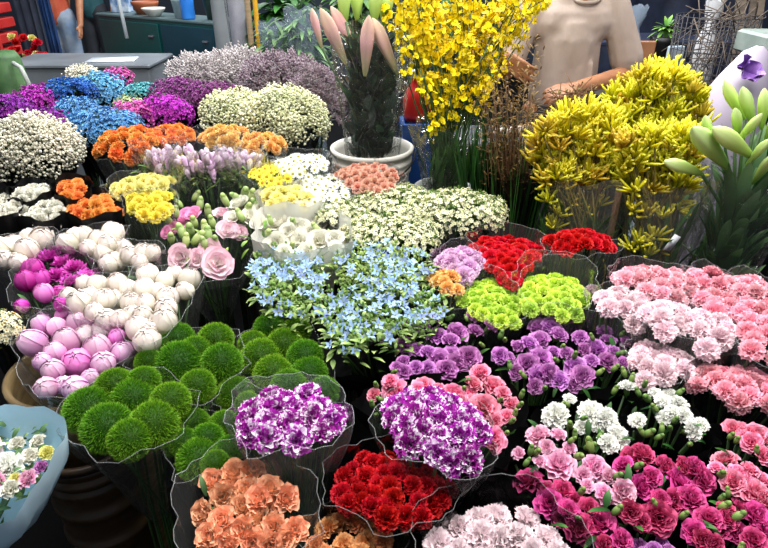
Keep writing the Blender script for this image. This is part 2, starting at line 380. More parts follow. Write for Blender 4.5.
# ---------------------------------------------------------------- palette
V = dict(
 purplew=petal('violet_white', '#f0dcf4', '#bc38b8', '#b222ae', .25, .012, patch='#fbf2fc', patch_amt=.585, pscale=3.0),
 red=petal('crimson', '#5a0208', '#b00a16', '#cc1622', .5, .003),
 redbright=petal('bright_red', '#7a040c', '#cc101e', '#de1a2a', .4, .004),
 orange=petal('apricot', '#fff4e6', '#ffe6cc', '#ffb68c', .10, .006),
 salmonor=petal('salmon_orange', '#f0a060', '#fab078', '#ffb880', .25, .012),
 blush=petal('blush', '#fff4f0', '#fff6f6', '#ffeaf0', .06, .006),
 palepink=petal('pale_pink', '#fff2f4', '#ffeaf0', '#ffe2ea', .08, .01),
 salmon=petal('salmon_pink', '#f8a4b2', '#ffb0be', '#ffbccc', .16, .01),
 rosepink=petal('rose_pink', '#f8bac6', '#ffc2d0', '#ffc6d2', .15, .01),
 lime=petal('lime_petal', '#9cc41e', '#bfe042', '#d8f268', .2, .012),
 lilac=petal('lilac', '#eecaea', '#eab8e6', '#f4ccee', .18, .012),
 amber=petal('amber_orange', '#f0a850', '#fcc070', '#ffcc80', .2, .015),
 hotpink=petal('hot_pink', '#d43a68', '#f0587f', '#ff9db4', .25, .012),
 violet=petal('violet_rose', '#6c1070', '#aa36a8', '#dc98da', .32, .02),
 white=petal('white_petal', '#eef0dc', '#f8f9f0', '#fdfdf8', .10, .005),
 pink=petal('pink_rose', '#e060a4', '#f290c2', '#fcd0e6', .2, .012),
 magenta=petal('deep_magenta', '#78063a', '#b41060', '#e65c9e', .3, .022),
 coral=petal('coral_pink', '#d41c68', '#f04a86', '#ffb2cc', .22, .012),
 peonyw=petal('cream_white', '#dccfb0', '#efe5d2', '#f4e8e4', .15, .014),
 peonyp=petal('soft_pink', '#d88cbc', '#e8a2d4', '#f6d2ea', .25, .025),
 peonyhot=petal('bright_pink', '#d858b8', '#ea70ce', '#f6a8e2', .18, .015),
 peonym=petal('magenta_peony', '#98107a', '#c2209c', '#dc58c0', .3, .012),
 lisip=petal('pink_edged', '#fffaf0', '#fff4f2', '#f8c8dc', .10, .008),
 lisih=petal('pink_lisianthus', '#fff2f4', '#fad0e2', '#f094c4', .12, .012),
 lisiw=petal('white_lisianthus', '#dce4b8', '#ece9da', '#f2f0e4', .14, .006),
 yellow=petal('clear_yellow', '#d9c01c', '#f4e23a', '#fdf06a', .2, .01),
 yellowp=petal('soft_yellow', '#e2cf4a', '#f4e878', '#fbf3a4', .15, .01),
 orangef=petal('tangerine', '#e06418', '#f88e38', '#ffaa5a', .25, .015),
 golden=petal('golden_orange', '#e89a2c', '#fcbc54', '#ffd486', .2, .015),
 mauve=petal('mauve_bud', '#a8a484', '#c4a4bc', '#dccad8', .2, .02),
 st_mag=petal('statice_magenta', '#8a1692', '#c42cc4', '#dc55d4', .35, .015),
 st_pur=petal('statice_purple', '#5c1678', '#8f2aa4', '#b44cc4', .35, .015),
 st_blue=petal('statice_blue', '#2a68b0', '#569cdc', '#8cc6f0', .3, .012),
 st_blue2=petal('statice_sky', '#3f8cbc', '#6ab4e0', '#9ad2f2', .3, .012),
 st_dblue=petal('statice_cobalt', '#1a4a96', '#3069c0', '#4f8cd8', .35, .012),
 st_pink=petal('statice_pink', '#b83a9a', '#e05cba', '#f088d0', .3, .015),
 st_plum=petal('statice_plum', '#5a1e5e', '#8a3c86', '#b068a6', .35, .015),
 st_wht=petal('statice_white', '#cfc8aa', '#e8e2cc', '#f2eedd', .18, .01),
 st_grn=petal('statice_green', '#9fae78', '#ccd8a0', '#e4ecc4', .25, .012),
 st_cream=petal('statice_cream', '#bcc07a', '#e6e8b8', '#f6f6d8', .2, .012),
 st_teal=petal('statice_teal', '#3f9aa8', '#62bcc8', '#8ad8dc', .3, .012),
 li_grey=petal('limonium_grey', '#a8a0a2', '#cbc2c2', '#e4dcda', .2, .015),
 li_mauve=petal('limonium_mauve', '#74606c', '#98828e', '#bcaeb4', .28, .015),
 waxc=petal('wax_cream', '#d4d69c', '#e6e5c2', '#eeecd6', .16, .01),
 eye=petal('green_eye', '#b7b83a', '#c3c24c', '#d4d060', .2),
 eyey=petal('yellow_eye', '#d8a820', '#e8bc30', '#f0cc40', .2),
 blue=petal('tweedia_blue', '#9ab0de', '#96b6e8', '#b4ccf6', .25, .018),
 paw=petal('paw_yellow', '#bcbc14', '#e8e022', '#f6f058', .25, .012),
 pawd=petal('paw_olive', '#96801a', '#d0b42c', '#e8d050', .3, .012),
 onc=petal('orchid_yellow', '#d8b400', '#f6dc08', '#ffea20', .22, .008),
 brown=petal('brown_lip', '#7a3a10', '#8a4a14', '#9a5a18', .2),
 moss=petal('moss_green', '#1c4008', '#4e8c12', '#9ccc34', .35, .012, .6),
 lilyg=petal('lily_green', '#90bc4c', '#c2e078', '#dcf0a8', .12, .01, .4),
 lilyp=petal('lily_pink', '#a9b078', '#d8a8a8', '#d4b8a0', .2, .02, .45),
 lilyr=petal('lily_rose', '#c0707e', '#c87a86', '#cfc09a', .2, .02, .45),
 salmonm=petal('salmon_mum', '#c87a60', '#e2a088', '#eeb8a2', .25, .01),
 rust=petal('rusty_berry', '#5a4422', '#7e6a36', '#a8824a', .4, .04),
)
# ---------------------------------------------------------------- bouquet builder
def resample(P, n):
    """closed smooth ring through P with n points"""
    k = len(P); pts = []
    for i in range(k):
        p0, p1, p2, p3 = P[i - 1], P[i], P[(i + 1) % k], P[(i + 2) % k]
        for j in range(8):
            t = j / 8; pts.append(.5 * ((2 * p1) + (p2 - p0) * t + (2 * p0 - 5 * p1 + 4 * p2 - p3) * t * t + (3 * p1 - p0 - 3 * p2 + p3) * t ** 3))
    L = [0]
    for i in range(len(pts)): L.append(L[-1] + (pts[(i + 1) % len(pts)] - pts[i]).length)
    out = []; i = 0
    for m in range(n):
        s = L[-1] * m / n
        while L[i + 1] < s: i += 1
        f = (s - L[i]) / max(1e-9, L[i + 1] - L[i]); out.append(pts[i].lerp(pts[(i + 1) % len(pts)], f))
    return out
def hull(P):
    P = sorted((p.x, p.y) for p in P)
    def half(Q):
        h = []
        for p in Q:
            while len(h) > 1 and (h[-1][0] - h[-2][0]) * (p[1] - h[-2][1]) - (h[-1][1] - h[-2][1]) * (p[0] - h[-2][0]) <= 0: h.pop()
            h.append(p)
        return h
    a, b = half(P), half(P[::-1]); return [Vector((x, y, 0)) for x, y in a[:-1] + b[:-1]]
def inside(P, x, y):
    c = False; j = len(P) - 1
    for i in range(len(P)):
        if (P[i].y > y) != (P[j].y > y) and x < (P[j].x - P[i].x) * (y - P[i].y) / (P[j].y - P[i].y) + P[i].x: c = not c
        j = i
    return c
def sleeve(rt, ring, z, mat, rise, drop, L, margin=.012, name='plastic_sleeve', wav=.006, seed=1, foot=None, lip=True):
    """wrapping film lofted from the rim of the bunch down to the tied stems"""
    rr = random.Random(seed); c = sum(ring, Vector()) / len(ring); foot = foot or c; n = 40; rg = resample(ring, n); P = []; ph = rr.uniform(0, 6)
    def ringat(k, dz, m, sh=0.):
        row = []
        for i, p in enumerate(rg):
            d = p - c; d.z = 0; u = d.normalized(); w = wav * math.sin(i * 1.1 + ph) + wav * .7 * math.sin(i * 2.3 + ph * 2 + dz * 30)
            back = max(0, u.y)
            q = c.lerp(foot, sh) + d * k + u * (m + w); row.append(Vector((q.x, q.y, z + dz + rise * .45 * back * (dz > 0) + wav * 1.2 * math.sin(i * .8 + ph))))
        return row
    rows = [ringat(1, rise, margin + .003), ringat(1, rise - .02, margin), ringat(.99, min(-.03, rise - .035), margin * .7), ringat(.9, min(-.07, rise - .06), margin * .4), ringat(.68, -drop * .45, 0, .3), ringat(.42, -drop * .8, 0, .6), ringat(.24, -drop, 0, .8)]
    mb = MB(); mb.grid(rows, None, 0, True)
    if mat in (CLEAR, CLEAR2, SMOKE, SHINY): mb.tube(rows[0] + rows[0][:2], .0007, 5, mi=1, cap=False)
    return ob(name, shift(mb, L).mesh('sleeve_shape', [mat, FEDGE]), rt)
def stems(rt, tops, neck, foot, L, mat=STEM, n=14, r=.0028, name='stem_bundle'):
    mb = MB(); tops = list(tops); R.shuffle(tops)
    for p in tops[:n]:
        a = R.uniform(0, 6.3); k = R.uniform(.2, 1) * .03; o = Vector((math.cos(a) * k, math.sin(a) * k, 0))
        mb.tube([p, p.lerp(neck + o, .55) + Vector((0, 0, .0)), neck + o, foot + o], r, 5)
    ob(name, shift(mb, L).mesh('stem_shape', mat), rt)
def foliage(rt, ring, c, z, L, mat, n, ln=.07, w=.008, seed=0, lo=-.06, hi=.01, name='foliage'):
    rr = random.Random(seed); mb = MB(); k = 0
    xs = [p.x for p in ring]; ys = [p.y for p in ring]
    while k < n:
        x, y = rr.uniform(min(xs), max(xs)), rr.uniform(min(ys), max(ys))
        if not inside(ring, x, y): continue
        k += 1; a = rr.uniform(0, 6.3); d = Vector((math.cos(a) * .8, math.sin(a) * .8, rr.uniform(.3, 1.2)))
        leaf(mb, (x, y, z + rr.uniform(lo, hi)), d, ln * rr.uniform(.6, 1.2), w * rr.uniform(.7, 1.2), .3, rnd=rr.random())
    ob(name, shift(mb, L).mesh('foliage_shape', mat), rt)
def finish(rt, pts, ring, z, L, foot, wrap, rise, drop, seed):
    c = sum(ring, Vector()) / len(ring)
    neck = Vector((c.x, c.y, z - drop)).lerp(Vector((foot.x, foot.y, z - drop)), .8)
    stems(rt, [p - Vector((0, 0, .03)) for p in pts], neck, Vector((foot.x, foot.y, L.z + .004)), L)
    if wrap: 
        m = {'clear': CLEAR, 'milky': CLEAR2, 'shiny': SHINY, 'black': BLACK, 'smoke': SMOKE, 'paper': WPAPER}[wrap]
        sleeve(rt, ring, z, m, rise, drop, L, seed=seed, foot=foot, name='paper_wrap' if wrap == 'paper' else 'plastic_sleeve')
SEED = [100]
def place_blooms(rt, L, pts, sizes, norms, kind, mats, part, calyx=False, flat=1.0):
    sh = shapes(kind, mats)
    for p, s, n in zip(pts, sizes, norms):
        me = R.choice(sh); o = ob(part, me, rt, p - L, qz(n), (s, s, s * flat))
        if calyx: ob('calyx', shapes('calyx', [SEPAL])[0], o)
def poly_bq(name, label, cat, poly, kind, mat, size=.027, sp=.036, z=None, dome=.025, wrap='clear', rise=.02, drop=.32, group='carnation bouquets', part='carnation', lean=.3, leaves=0, out=.9, flat=.8, mats=None, calyx=False):
    """bunch whose flower tops fill an outline"""
    SEED[0] += 1; my = sum(p[1] for p in poly) / len(poly); z = zt(my) if z is None else z
    ring = [pz(x, y, z) for x, y in poly]; c = sum(ring, Vector()) / len(ring); Rm = max((p - c).length for p in ring)
    foot = Vector((c.x, c.y + .02, 0)); L = Vector((foot.x, foot.y, 0)); rt = root(name, label, cat, L, group)
    inn = [c + (p - c) * max(.3, 1 - size * .30 / max(.01, (p - c).length)) for p in ring]
    xs = [p.x for p in inn]; ys = [p.y for p in inn]; pts = []
    for k in range(2500):
        x, y = R.uniform(min(xs), max(xs)), R.uniform(min(ys), max(ys))
        if inside(inn, x, y) and all((x - q.x) ** 2 + (y - q.y) ** 2 > sp * sp for q in pts): pts.append(Vector((x, y, z)))
    nr = []
    for p in pts:
        d = (p - c) / Rm; p.z = z + dome * (1 - d.length_squared) + R.uniform(-.006, .006) - size * .25
        nr.append(Vector((d.x * out + R.gauss(0, .15), d.y * out - lean + R.gauss(0, .15), 1)))
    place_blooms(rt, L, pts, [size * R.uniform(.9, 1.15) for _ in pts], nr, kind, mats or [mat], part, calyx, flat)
    if leaves: foliage(rt, inn, c, z - .015, L, LEAF, leaves, seed=SEED[0])
    finish(rt, pts, ring, z, L, foot, wrap, rise, drop, SEED[0]); return rt
def list_bq(name, label, cat, blooms, kind, mats, z=None, wrap='black', rise=-.03, drop=.32, group=None, part='bloom', lean=.35, leaves=0, buds=(), budmats=None, calyx=False, gain=1.0, jz=.012, leafmat=None, flat=.85, out=.5, margin_px=6, lw=.006, ll=.05, extra=()):
    """bunch with each flower placed where the photo shows it; blooms = (px, py, r_px)"""
    SEED[0] += 1; my = sum(b[1] for b in blooms) / len(blooms); z = zt(my) if z is None else z
    pts = []; sz = []; nr = []
    W = [pz(b[0], b[1], z) for b in blooms]; c = sum(W, Vector()) / len(W); Rm = max(.05, max((p - c).length for p in W))
    hp = []
    for b, p in zip(blooms, W):
        s = b[2] * mpp(p) * gain; h = R.uniform(-jz, jz); q = pz(b[0], b[1], z + h - s * .2); pts.append(q); sz.append(s)
        d = (p - c) / Rm; nr.append(Vector((d.x * out + R.gauss(0, .2), d.y * out - lean + R.gauss(0, .2), 1)))
        for k in range(6): hp.append(p + Vector((math.cos(k * 1.05), math.sin(k * 1.05), 0)) * (s + margin_px * .002 - .006))
    ring = hull(hp); ring = [Vector((p.x, p.y, z)) for p in ring]; cc = sum(ring, Vector()) / len(ring)
    foot = Vector((cc.x, cc.y + .02, 0)); L = Vector((foot.x, foot.y, 0)); rt = root(name, label, cat, L, group)
    for b, p, s, n in zip(blooms, pts, sz, nr):
        mm = mats[b[3]] if len(b) > 3 else mats[0]
        kd = b[4] if len(b) > 4 else kind
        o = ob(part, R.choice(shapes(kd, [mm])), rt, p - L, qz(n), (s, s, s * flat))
        if calyx: ob('calyx', shapes('calyx', [SEPAL])[0], o)
    for b in buds:
        p = pz(b[0], b[1], z + .008); s = (b[2] if len(b) > 2 else 6) * mpp(p)
        ob('bud', R.choice(shapes('bud', budmats or [SEPAL, SEPAL])), rt, p - L, qz((R.gauss(0, .5), R.gauss(-.2, .5), 1)), s)
    if leaves: foliage(rt, ring, cc, z - .02, L, leafmat or LEAF, leaves, ll, lw, SEED[0])
    finish(rt, pts, ring, z, L, foot, wrap, rise, drop, SEED[0]); return rt
def clump(name, label, cat, cx, cy, hw, hh, kind, mats, n=26, s=.05, z=None, wrap=None, group=None, part='flower_sprig', up=.6, foot_z=0., Y=None, low=-.35, drop=.3, yr=.8, jit=.1):
    """domed bunch of many small sprigs"""
    SEED[0] += 1; p = py_(cx, cy, Y) if Y else pz(cx, cy, zt(cy) if z is None else z); m = mpp(p); d = (CAM - p); e = math.atan2(d.z, math.hypot(d.x, d.y))
    rx = max(.02, hw * m - s * .45); H = max(.015, hh * m - s * .4); ry = min(rx * yr, .85 * H / max(.12, math.sin(e))); rz = math.sqrt(max(.0001, H * H - (ry * math.sin(e)) ** 2)) / math.cos(e)
    L = Vector((p.x, p.y, foot_z)); rt = root(name, label, cat, L, group); pts = []; sh = shapes(kind, mats)
    i = 0; k = 0
    N_ = int(n * 2 / (1 - low))
    for i in range(N_):
        zz = 1 - 2 * (i + .5) / N_
        if zz < low: break
        a = i * 2.39996 + R.uniform(-.3, .3); q = math.sqrt(1 - zz * zz); u = Vector((q * math.cos(a), q * math.sin(a), zz)) * R.uniform(1 - jit, 1 + jit * .4)
        w = p + Vector((u.x * rx, u.y * ry, u.z * rz)); nn = Vector((u.x / max(rx, .02), u.y / max(ry, .02), u.z / max(rz, .02))).normalized() + Vector((R.gauss(0, .15), R.gauss(0, .15), up))
        ob(part, R.choice(sh), rt, w - L, qz(nn), s * R.uniform(.85, 1.15)); pts.append(w)
    ring = [p + Vector((math.cos(k * PI / 8) * rx * .95, math.sin(k * PI / 8) * ry * .95, -rz * .3)) for k in range(16)]
    finish(rt, [Vector((p.x + (w.x - p.x) * .7, p.y + (w.y - p.y) * .7, min(w.z, p.z))) for w in pts], ring, p.z - rz * .25, L, Vector((p.x, p.y, foot_z)), wrap, .01, drop, SEED[0])
    return rt
# ================================================================ front bunches
CB = 'carnation bouquets'
def zoomed(ox, oy, k, pts):  # helper for coordinates noted on an enlarged view
    return [(ox + p[0] / k, oy + p[1] / k) + tuple(p[2:]) for p in pts]
# --- violet and white carnations
poly_bq('carnation_bouquet', 'violet and white streaked carnations in a tall clear sleeve beside the green moss-like balls', 'bouquet',
        [(236, 420), (244, 402), (266, 393), (300, 390), (328, 399), (343, 412), (343, 432), (330, 446), (298, 452), (264, 458), (246, 444)], 'carn', V['purplew'], .027, .031, z=.86, dome=.03, rise=.022, drop=.30, wrap='milky')
poly_bq('carnation_bouquet', 'violet and white streaked carnations in front of the pink spray carnations', 'bouquet',
        [(381, 424), (386, 402), (402, 392), (430, 397), (460, 398), (479, 415), (487, 440), (482, 466), (463, 470), (430, 462), (404, 452), (386, 440)], 'carn', V['purplew'], .027, .031, z=.86, dome=.03, rise=.0, drop=.30, wrap='clear')
# --- red fringe carnations
poly_bq('carnation_bouquet', 'dark red frilled carnations in a black-lined sleeve at bottom centre', 'bouquet',
        [(331, 482), (345, 466), (360, 456), (398, 455), (410, 470), (452, 480), (458, 496), (440, 515), (415, 530), (390, 533), (352, 516), (334, 504)], 'carn', V['red'], .0205, .0215, z=.79, dome=.025, rise=.02, drop=.3, wrap='smoke')
# --- orange
OR = [(212, 481), (233.7, 472), (252, 469), (246, 489), (269, 487), (287, 498), (223, 496.5), (243, 506), (266, 507), (203, 513), (221, 520), (241, 530), (273.5, 527), (295, 530), (207.6, 536), (252, 543), (284, 541), (226, 546), (232, 486), (257, 515), (258, 498), (270, 545)]
list_bq('carnation_bouquet', 'peach-orange carnations with red centres in a clear sleeve at bottom left', 'bouquet', [(x, y, 13) for x, y in OR], 'cup', [V['orange']], z=.80, wrap='clear', group=CB, part='carnation', calyx=True, rise=.02, gain=1.28, leaves=6, flat=1.1, lean=.45)
poly_bq('carnation_bouquet', 'orange frilled carnations at the bottom edge below the dark red carnations', 'bouquet',
        [(306, 552), (318, 526), (345, 517), (378, 532), (400, 552), (380, 575), (330, 575)], 'carn', V['salmonor'], .022, .027, z=.74, rise=.02, wrap='clear')
# --- blush
BL = [(456.7, 525.5), (496, 516), (529.5, 520), (436, 543), (481, 535), (501, 540), (521, 535), (547, 540), (470, 545), (512, 552), (535, 555), (455, 552), (490, 560), (478, 520), (560, 556)]
list_bq('carnation_bouquet', 'palest blush pink carnations in a black-backed clear sleeve at the bottom edge', 'bouquet', [(x, y, 16) for x, y in BL], 'carn', [V['blush']], z=.77, wrap='smoke', group=CB, part='carnation', rise=.035, gain=1.05, leaves=4)
# --- coral spray carnations
SG = 'spray carnation bouquets'
S1 = [(392.6, 390, 13), (389, 380, 8), (423, 383.5, 11), (416, 391, 10), (480, 370.5, 10), (475, 382, 9), (494.5, 383.5, 13), (454, 396.6, 13), (485, 406, 15), (513, 403, 9), (503.6, 392.7, 8), (473, 402, 10), (496, 421, 7), (494.5, 438, 13), (373, 394, 7), (437, 386, 8), (507, 415, 8), (470, 392, 8)]
list_bq('carnation_bouquet', 'coral pink spray carnations behind the violet and white carnations', 'bouquet', S1, 'rose', [V['coral']], z=.82, wrap='black', group=SG, part='carnation', calyx=True, leaves=15,
        buds=[(376, 385), (464, 389), (522, 394), (512, 421), (507, 433), (372, 404), (376, 415), (515, 413), (500, 400, 5), (380, 399, 5), (520, 405)], gain=1.1)
# --- violet spray carnations
S2 = [(433, 317, 9), (422, 327, 8), (438, 334, 10), (458, 331, 11), (451, 338, 9), (476, 329, 8), (492, 325, 8), (473.6, 315.7, 7), (386, 339, 6), (403, 344, 9), (416, 348, 8), (428, 350, 8), (440, 360, 14), (454, 356, 13), (470, 356, 12), (446, 369, 11), (459, 363, 12), (403, 359, 7), (415, 366.6, 8), (403, 372, 8), (407, 322, 5), (396, 366, 6), (427, 367, 8)]
list_bq('carnation_bouquet', 'violet spray carnations between the blue star flowers and the coral spray carnations', 'bouquet', S2, 'rose', [V['violet']], z=.80, wrap='black', group=SG, part='carnation', calyx=True, leaves=15, buds=[(450, 318), (394, 372), (413, 340, 5), (482, 345, 5), (466, 318, 4), (397, 352, 5)], gain=1.1)
S3 = [(539, 325, 11), (552, 325, 10), (539, 338, 11), (530, 342, 9), (553, 350, 8), (499.7, 355, 9), (509, 357, 6), (527, 364, 12), (543, 357, 12), (540, 376, 12), (552, 373, 11), (536, 386, 8), (561, 333, 9), (568.7, 319.7, 5), (535, 350, 8), (518, 345, 7), (560, 379, 10), (517, 372, 8)]
list_bq('carnation_bouquet', 'violet spray carnations directly below the lime green carnations', 'bouquet', S3, 'rose', [V['violet']], z=.80, wrap='black', group=SG, part='carnation', calyx=True, leaves=12, buds=[(501, 335), (505, 340, 5), (523, 375), (510, 366), (545, 388), (556, 360)], gain=1.08)
S3b = [(580, 336, 8), (605, 330, 8), (609, 338, 8), (627, 340, 7), (597, 346, 14), (576, 366, 12), (609, 360, 10), (625, 363, 7), (582, 375, 12), (574, 383, 9), (590, 360, 8), (616, 350, 7), (586, 349, 8), (567, 352, 7)]
list_bq('carnation_bouquet', 'violet spray carnations beside the pale pink carnations', 'bouquet', S3b, 'rose', [V['violet']], z=.80, wrap='black', group=SG, part='carnation', calyx=True, leaves=12, buds=[(563, 347), (575, 355), (621, 353), (615, 368), (592, 337, 5), (622, 334, 5), (600, 372)], gain=1.08)
# --- white spray carnations
S4 = [(555, 415, 14), (592, 412, 14), (607, 417, 11), (627, 385, 9), (620, 437, 14), (609, 443, 11), (582, 427, 8), (598, 424, 9), (570, 398, 7), (614, 428, 9)]
list_bq('carnation_bouquet', 'white spray carnations left of two, between violet and pink flowers', 'bouquet', S4, 'carn', [V['white']], z=.80, wrap='black', group=SG, part='carnation', calyx=True, leaves=13, buds=[(570, 425, 7), (624, 372), (615, 390), (590, 446, 8), (584, 418, 6), (575, 434), (632, 378), (600, 436), (566, 404), (638, 392)], gain=1.05)
S4b = [(637, 420, 9), (664, 417, 8), (669, 395, 10), (679, 402, 10), (694, 430, 11), (685, 415, 9), (663, 400, 9), (673, 411, 9), (655, 392, 7), (702, 424, 8)]
list_bq('carnation_bouquet', 'white spray carnations right of two, below the pink carnations', 'bouquet', S4b, 'carn', [V['white']], z=.80, wrap='black', group=SG, part='carnation', calyx=True, leaves=13, buds=[(647, 398, 8), (655, 408), (649, 433, 8), (662, 428), (659, 437), (670, 428), (675, 420), (645, 384), (690, 444), (642, 432), (680, 392, 6)], gain=1.05)
# --- pink / magenta spray carnations at lower right
S5 = [(537, 433, 13), (559, 433, 8), (560, 463, 17), (597, 468, 14), (517, 453, 7), (540, 460, 7), (605, 493, 11), (625, 492, 13), (584, 475, 9), (611, 476, 8), (588, 485, 7), (547, 446, 8), (570, 447, 7)]
list_bq('carnation_bouquet', 'mid pink spray carnations above the blush carnations', 'bouquet', S5, 'rose', [V['pink']], z=.81, wrap='black', group=SG, part='carnation', calyx=True, leaves=10, buds=[(590, 445, 9), (531, 450, 7), (537, 452, 7), (579, 456, 8), (618, 476, 8), (582, 491, 7), (572, 440), (527, 462)], gain=1.08)
S6 = [(527, 478, 15), (565, 490, 12), (545, 488, 9), (550, 503, 14), (580, 528, 15), (600, 521, 22), (624, 540, 11), (590, 508, 11), (570, 510, 11), (560, 518, 9), (607, 545, 10), (575, 500, 9)]
list_bq('carnation_bouquet', 'deep magenta spray carnations against the blush carnations sleeve', 'bouquet', S6, 'rose', [V['magenta']], z=.785, wrap='black', group=SG, part='carnation', calyx=True, leaves=8, buds=[(617, 510, 8), (578, 518)], gain=1.1)
S6b = [(644, 487, 14), (659, 518, 16), (630, 512, 11), (675, 503, 13), (682, 480, 15), (669, 467, 12), (707, 480, 13), (699, 468, 12), (694, 498, 14), (633, 457, 12), (645, 452, 12), (622, 463, 10), (688, 466, 10), (662, 500, 10), (641, 522, 9), (653, 476, 10)]
list_bq('carnation_bouquet', 'deep magenta spray carnations just below the white ones', 'bouquet', S6b, 'rose', [V['magenta']], z=.79, wrap='black', group=SG, part='carnation', calyx=True, leaves=9, buds=[(638, 466, 8), (684, 515, 7), (655, 503), (722, 474, 7)], gain=1.1)
S6c = [(694, 532, 12), (710, 518, 13), (720, 528, 11), (739, 533, 12), (704, 540, 10), (755, 540, 12), (745, 508, 12), (759, 515, 13), (730, 518, 10), (768, 530, 10), (715, 545, 10), (725, 505, 8)]
list_bq('carnation_bouquet', 'deep magenta spray carnations in the bottom right corner', 'bouquet', S6c, 'rose', [V['magenta']], z=.785, wrap='black', group=SG, part='carnation', calyx=True, leaves=8, buds=[(724, 506, 9), (738, 516, 9), (741, 548, 7), (722, 498, 7)], gain=1.1)
S7 = [(724, 458, 12), (735, 482, 12), (757, 492, 14), (747, 478, 12), (763, 478, 10), (738, 470, 10), (752, 468, 9), (716, 466, 7), (768, 500, 10)]
list_bq('carnation_bouquet', 'light coral spray carnations above the bottom right magenta ones', 'bouquet', S7, 'rose', [V['coral']], z=.80, wrap='black', group=SG, part='carnation', calyx=True, leaves=7, buds=[(722, 474, 8), (728, 492)], gain=1.1)
S7b = [(742, 428, 10), (759, 433, 12), (752, 442, 10), (766, 456, 9), (733, 427, 9), (770, 440, 10), (745, 437, 8)]
list_bq('carnation_bouquet', 'coral pink spray carnations at the right edge under the salmon carnations', 'bouquet', S7b, 'rose', [V['coral']], z=.80, wrap='black', group=SG, part='carnation', calyx=True, leaves=6, buds=[(737, 440), (757, 450), (731, 436)], gain=1.1)
S8 = [(640, 544, 8), (654, 549, 8), (664, 545, 8), (646, 556, 9), (672, 552, 8)]
list_bq('carnation_bouquet', 'violet spray carnations cut off by the bottom edge', 'bouquet', S8, 'rose', [V['violet']], z=.76, wrap='black', group=SG, part='carnation', leaves=4, gain=1.1)
# --- lime carnations
poly_bq('carnation_bouquet', 'lime green carnations in a clear sleeve with a tall rounded rim', 'bouquet', [(517, 292), (529, 278), (560, 276), (584, 286), (590, 298), (583, 318), (560, 321), (527, 312)], 'carn', V['lime'], .021, .0225, z=.83, rise=.05, drop=.28, lean=.2)
poly_bq('carnation_bouquet', 'lime green carnations beside the pale orange carnations', 'bouquet', [(455, 297), (468, 280), (486, 279), (512, 293), (519, 310), (516, 327), (500, 326), (470, 316), (456, 309)], 'carn', V['lime'], .021, .0225, z=.81, rise=.02, drop=.28, lean=.2)
# --- red and lilac behind the lime
poly_bq('carnation_bouquet', 'bright red carnations in a clear sleeve behind the lime ones', 'bouquet', [(471, 246), (490, 238), (524, 240), (543, 250), (541, 262), (522, 275), (515, 288), (502, 280), (484, 266)], 'carn', V['redbright'], .022, .0235, z=.85, rise=.03)
poly_bq('carnation_bouquet', 'strip of red carnations standing below the yellow kangaroo paws', 'bouquet', [(547, 243), (560, 238), (585, 237), (612, 241), (614, 250), (585, 254), (556, 254)], 'carn', V['redbright'], .022, .0235, z=.88, rise=.0, dome=.035)
poly_bq('carnation_bouquet', 'small bunch of lilac carnations beside the red ones', 'bouquet', [(435, 266), (446, 254), (464, 250), (480, 258), (483, 270), (468, 280), (448, 276)], 'carn', V['lilac'], .027, .031, z=.85)
poly_bq('carnation_bouquet', 'pale orange carnations in the gap beside the blue star flowers', 'bouquet', [(428, 277), (442, 274), (458, 281), (463, 292), (452, 298), (438, 290)], 'carn', V['amber'], .022, .026, z=.85)
# --- pinks at right
poly_bq('carnation_bouquet', 'rose pink carnations in clear film right under the kangaroo paws', 'bouquet', [(614, 275), (622, 270), (665, 273), (690, 280), (706, 291), (700, 301), (682, 305), (650, 300), (630, 291), (618, 285)], 'carn', V['rosepink'], .027, .03, z=.87, dome=.035, drop=.25)
poly_bq('carnation_bouquet', 'pale pink carnations beside the sleeve of lime green carnations', 'bouquet', [(590, 303), (600, 295), (630, 293), (646, 300), (648, 315), (637, 330), (620, 324), (596, 314)], 'carn', V['palepink'], .027, .03, z=.85, dome=.035, drop=.25)
poly_bq('carnation_bouquet', 'pale pink carnations in the middle of the pink rows', 'bouquet', [(640, 316), (652, 307), (676, 308), (689, 318), (688, 336), (672, 341), (650, 333), (640, 326)], 'carn', V['palepink'], .027, .03, z=.86, dome=.035, drop=.25)
poly_bq('carnation_bouquet', 'pale pink carnations touching the salmon carnations on their right', 'bouquet', [(684, 322), (694, 315), (718, 322), (731, 332), (729, 345), (706, 352), (688, 342)], 'carn', V['palepink'], .027, .03, z=.86, dome=.035, drop=.25)
poly_bq('carnation_bouquet', 'salmon pink carnations in the back row near the lily sleeve', 'bouquet', [(688, 277), (705, 274), (722, 281), (724, 292), (710, 298), (694, 289)], 'carn', V['salmon'], .027, .03, z=.87, dome=.035)
poly_bq('carnation_bouquet', 'salmon pink carnations in the back row at the right edge', 'bouquet', [(722, 285), (740, 280), (766, 288), (785, 300), (765, 304), (738, 300), (724, 295)], 'carn', V['rosepink'], .027, .03, z=.87, dome=.035)
poly_bq('carnation_bouquet', 'salmon pink carnations left of the biggest salmon bunch', 'bouquet', [(694, 302), (710, 296), (730, 297), (738, 306), (734, 322), (718, 322), (700, 313)], 'carn', V['salmon'], .027, .03, z=.86, dome=.035)
poly_bq('carnation_bouquet', 'biggest bunch of salmon pink carnations at the right edge', 'bouquet', [(740, 306), (752, 299), (790, 306), (800, 345), (780, 372), (752, 362), (735, 348), (733, 325)], 'carn', V['salmon'], .027, .03, z=.86, dome=.04)
poly_bq('carnation_bouquet', 'salmon pink carnations in a black wrap in front of the biggest salmon bunch', 'bouquet', [(690, 387), (700, 373), (733, 368), (768, 376), (790, 395), (775, 412), (750, 411), (715, 399)], 'carn', V['salmon'], .026, .029, z=.81, dome=.025, wrap='smoke')
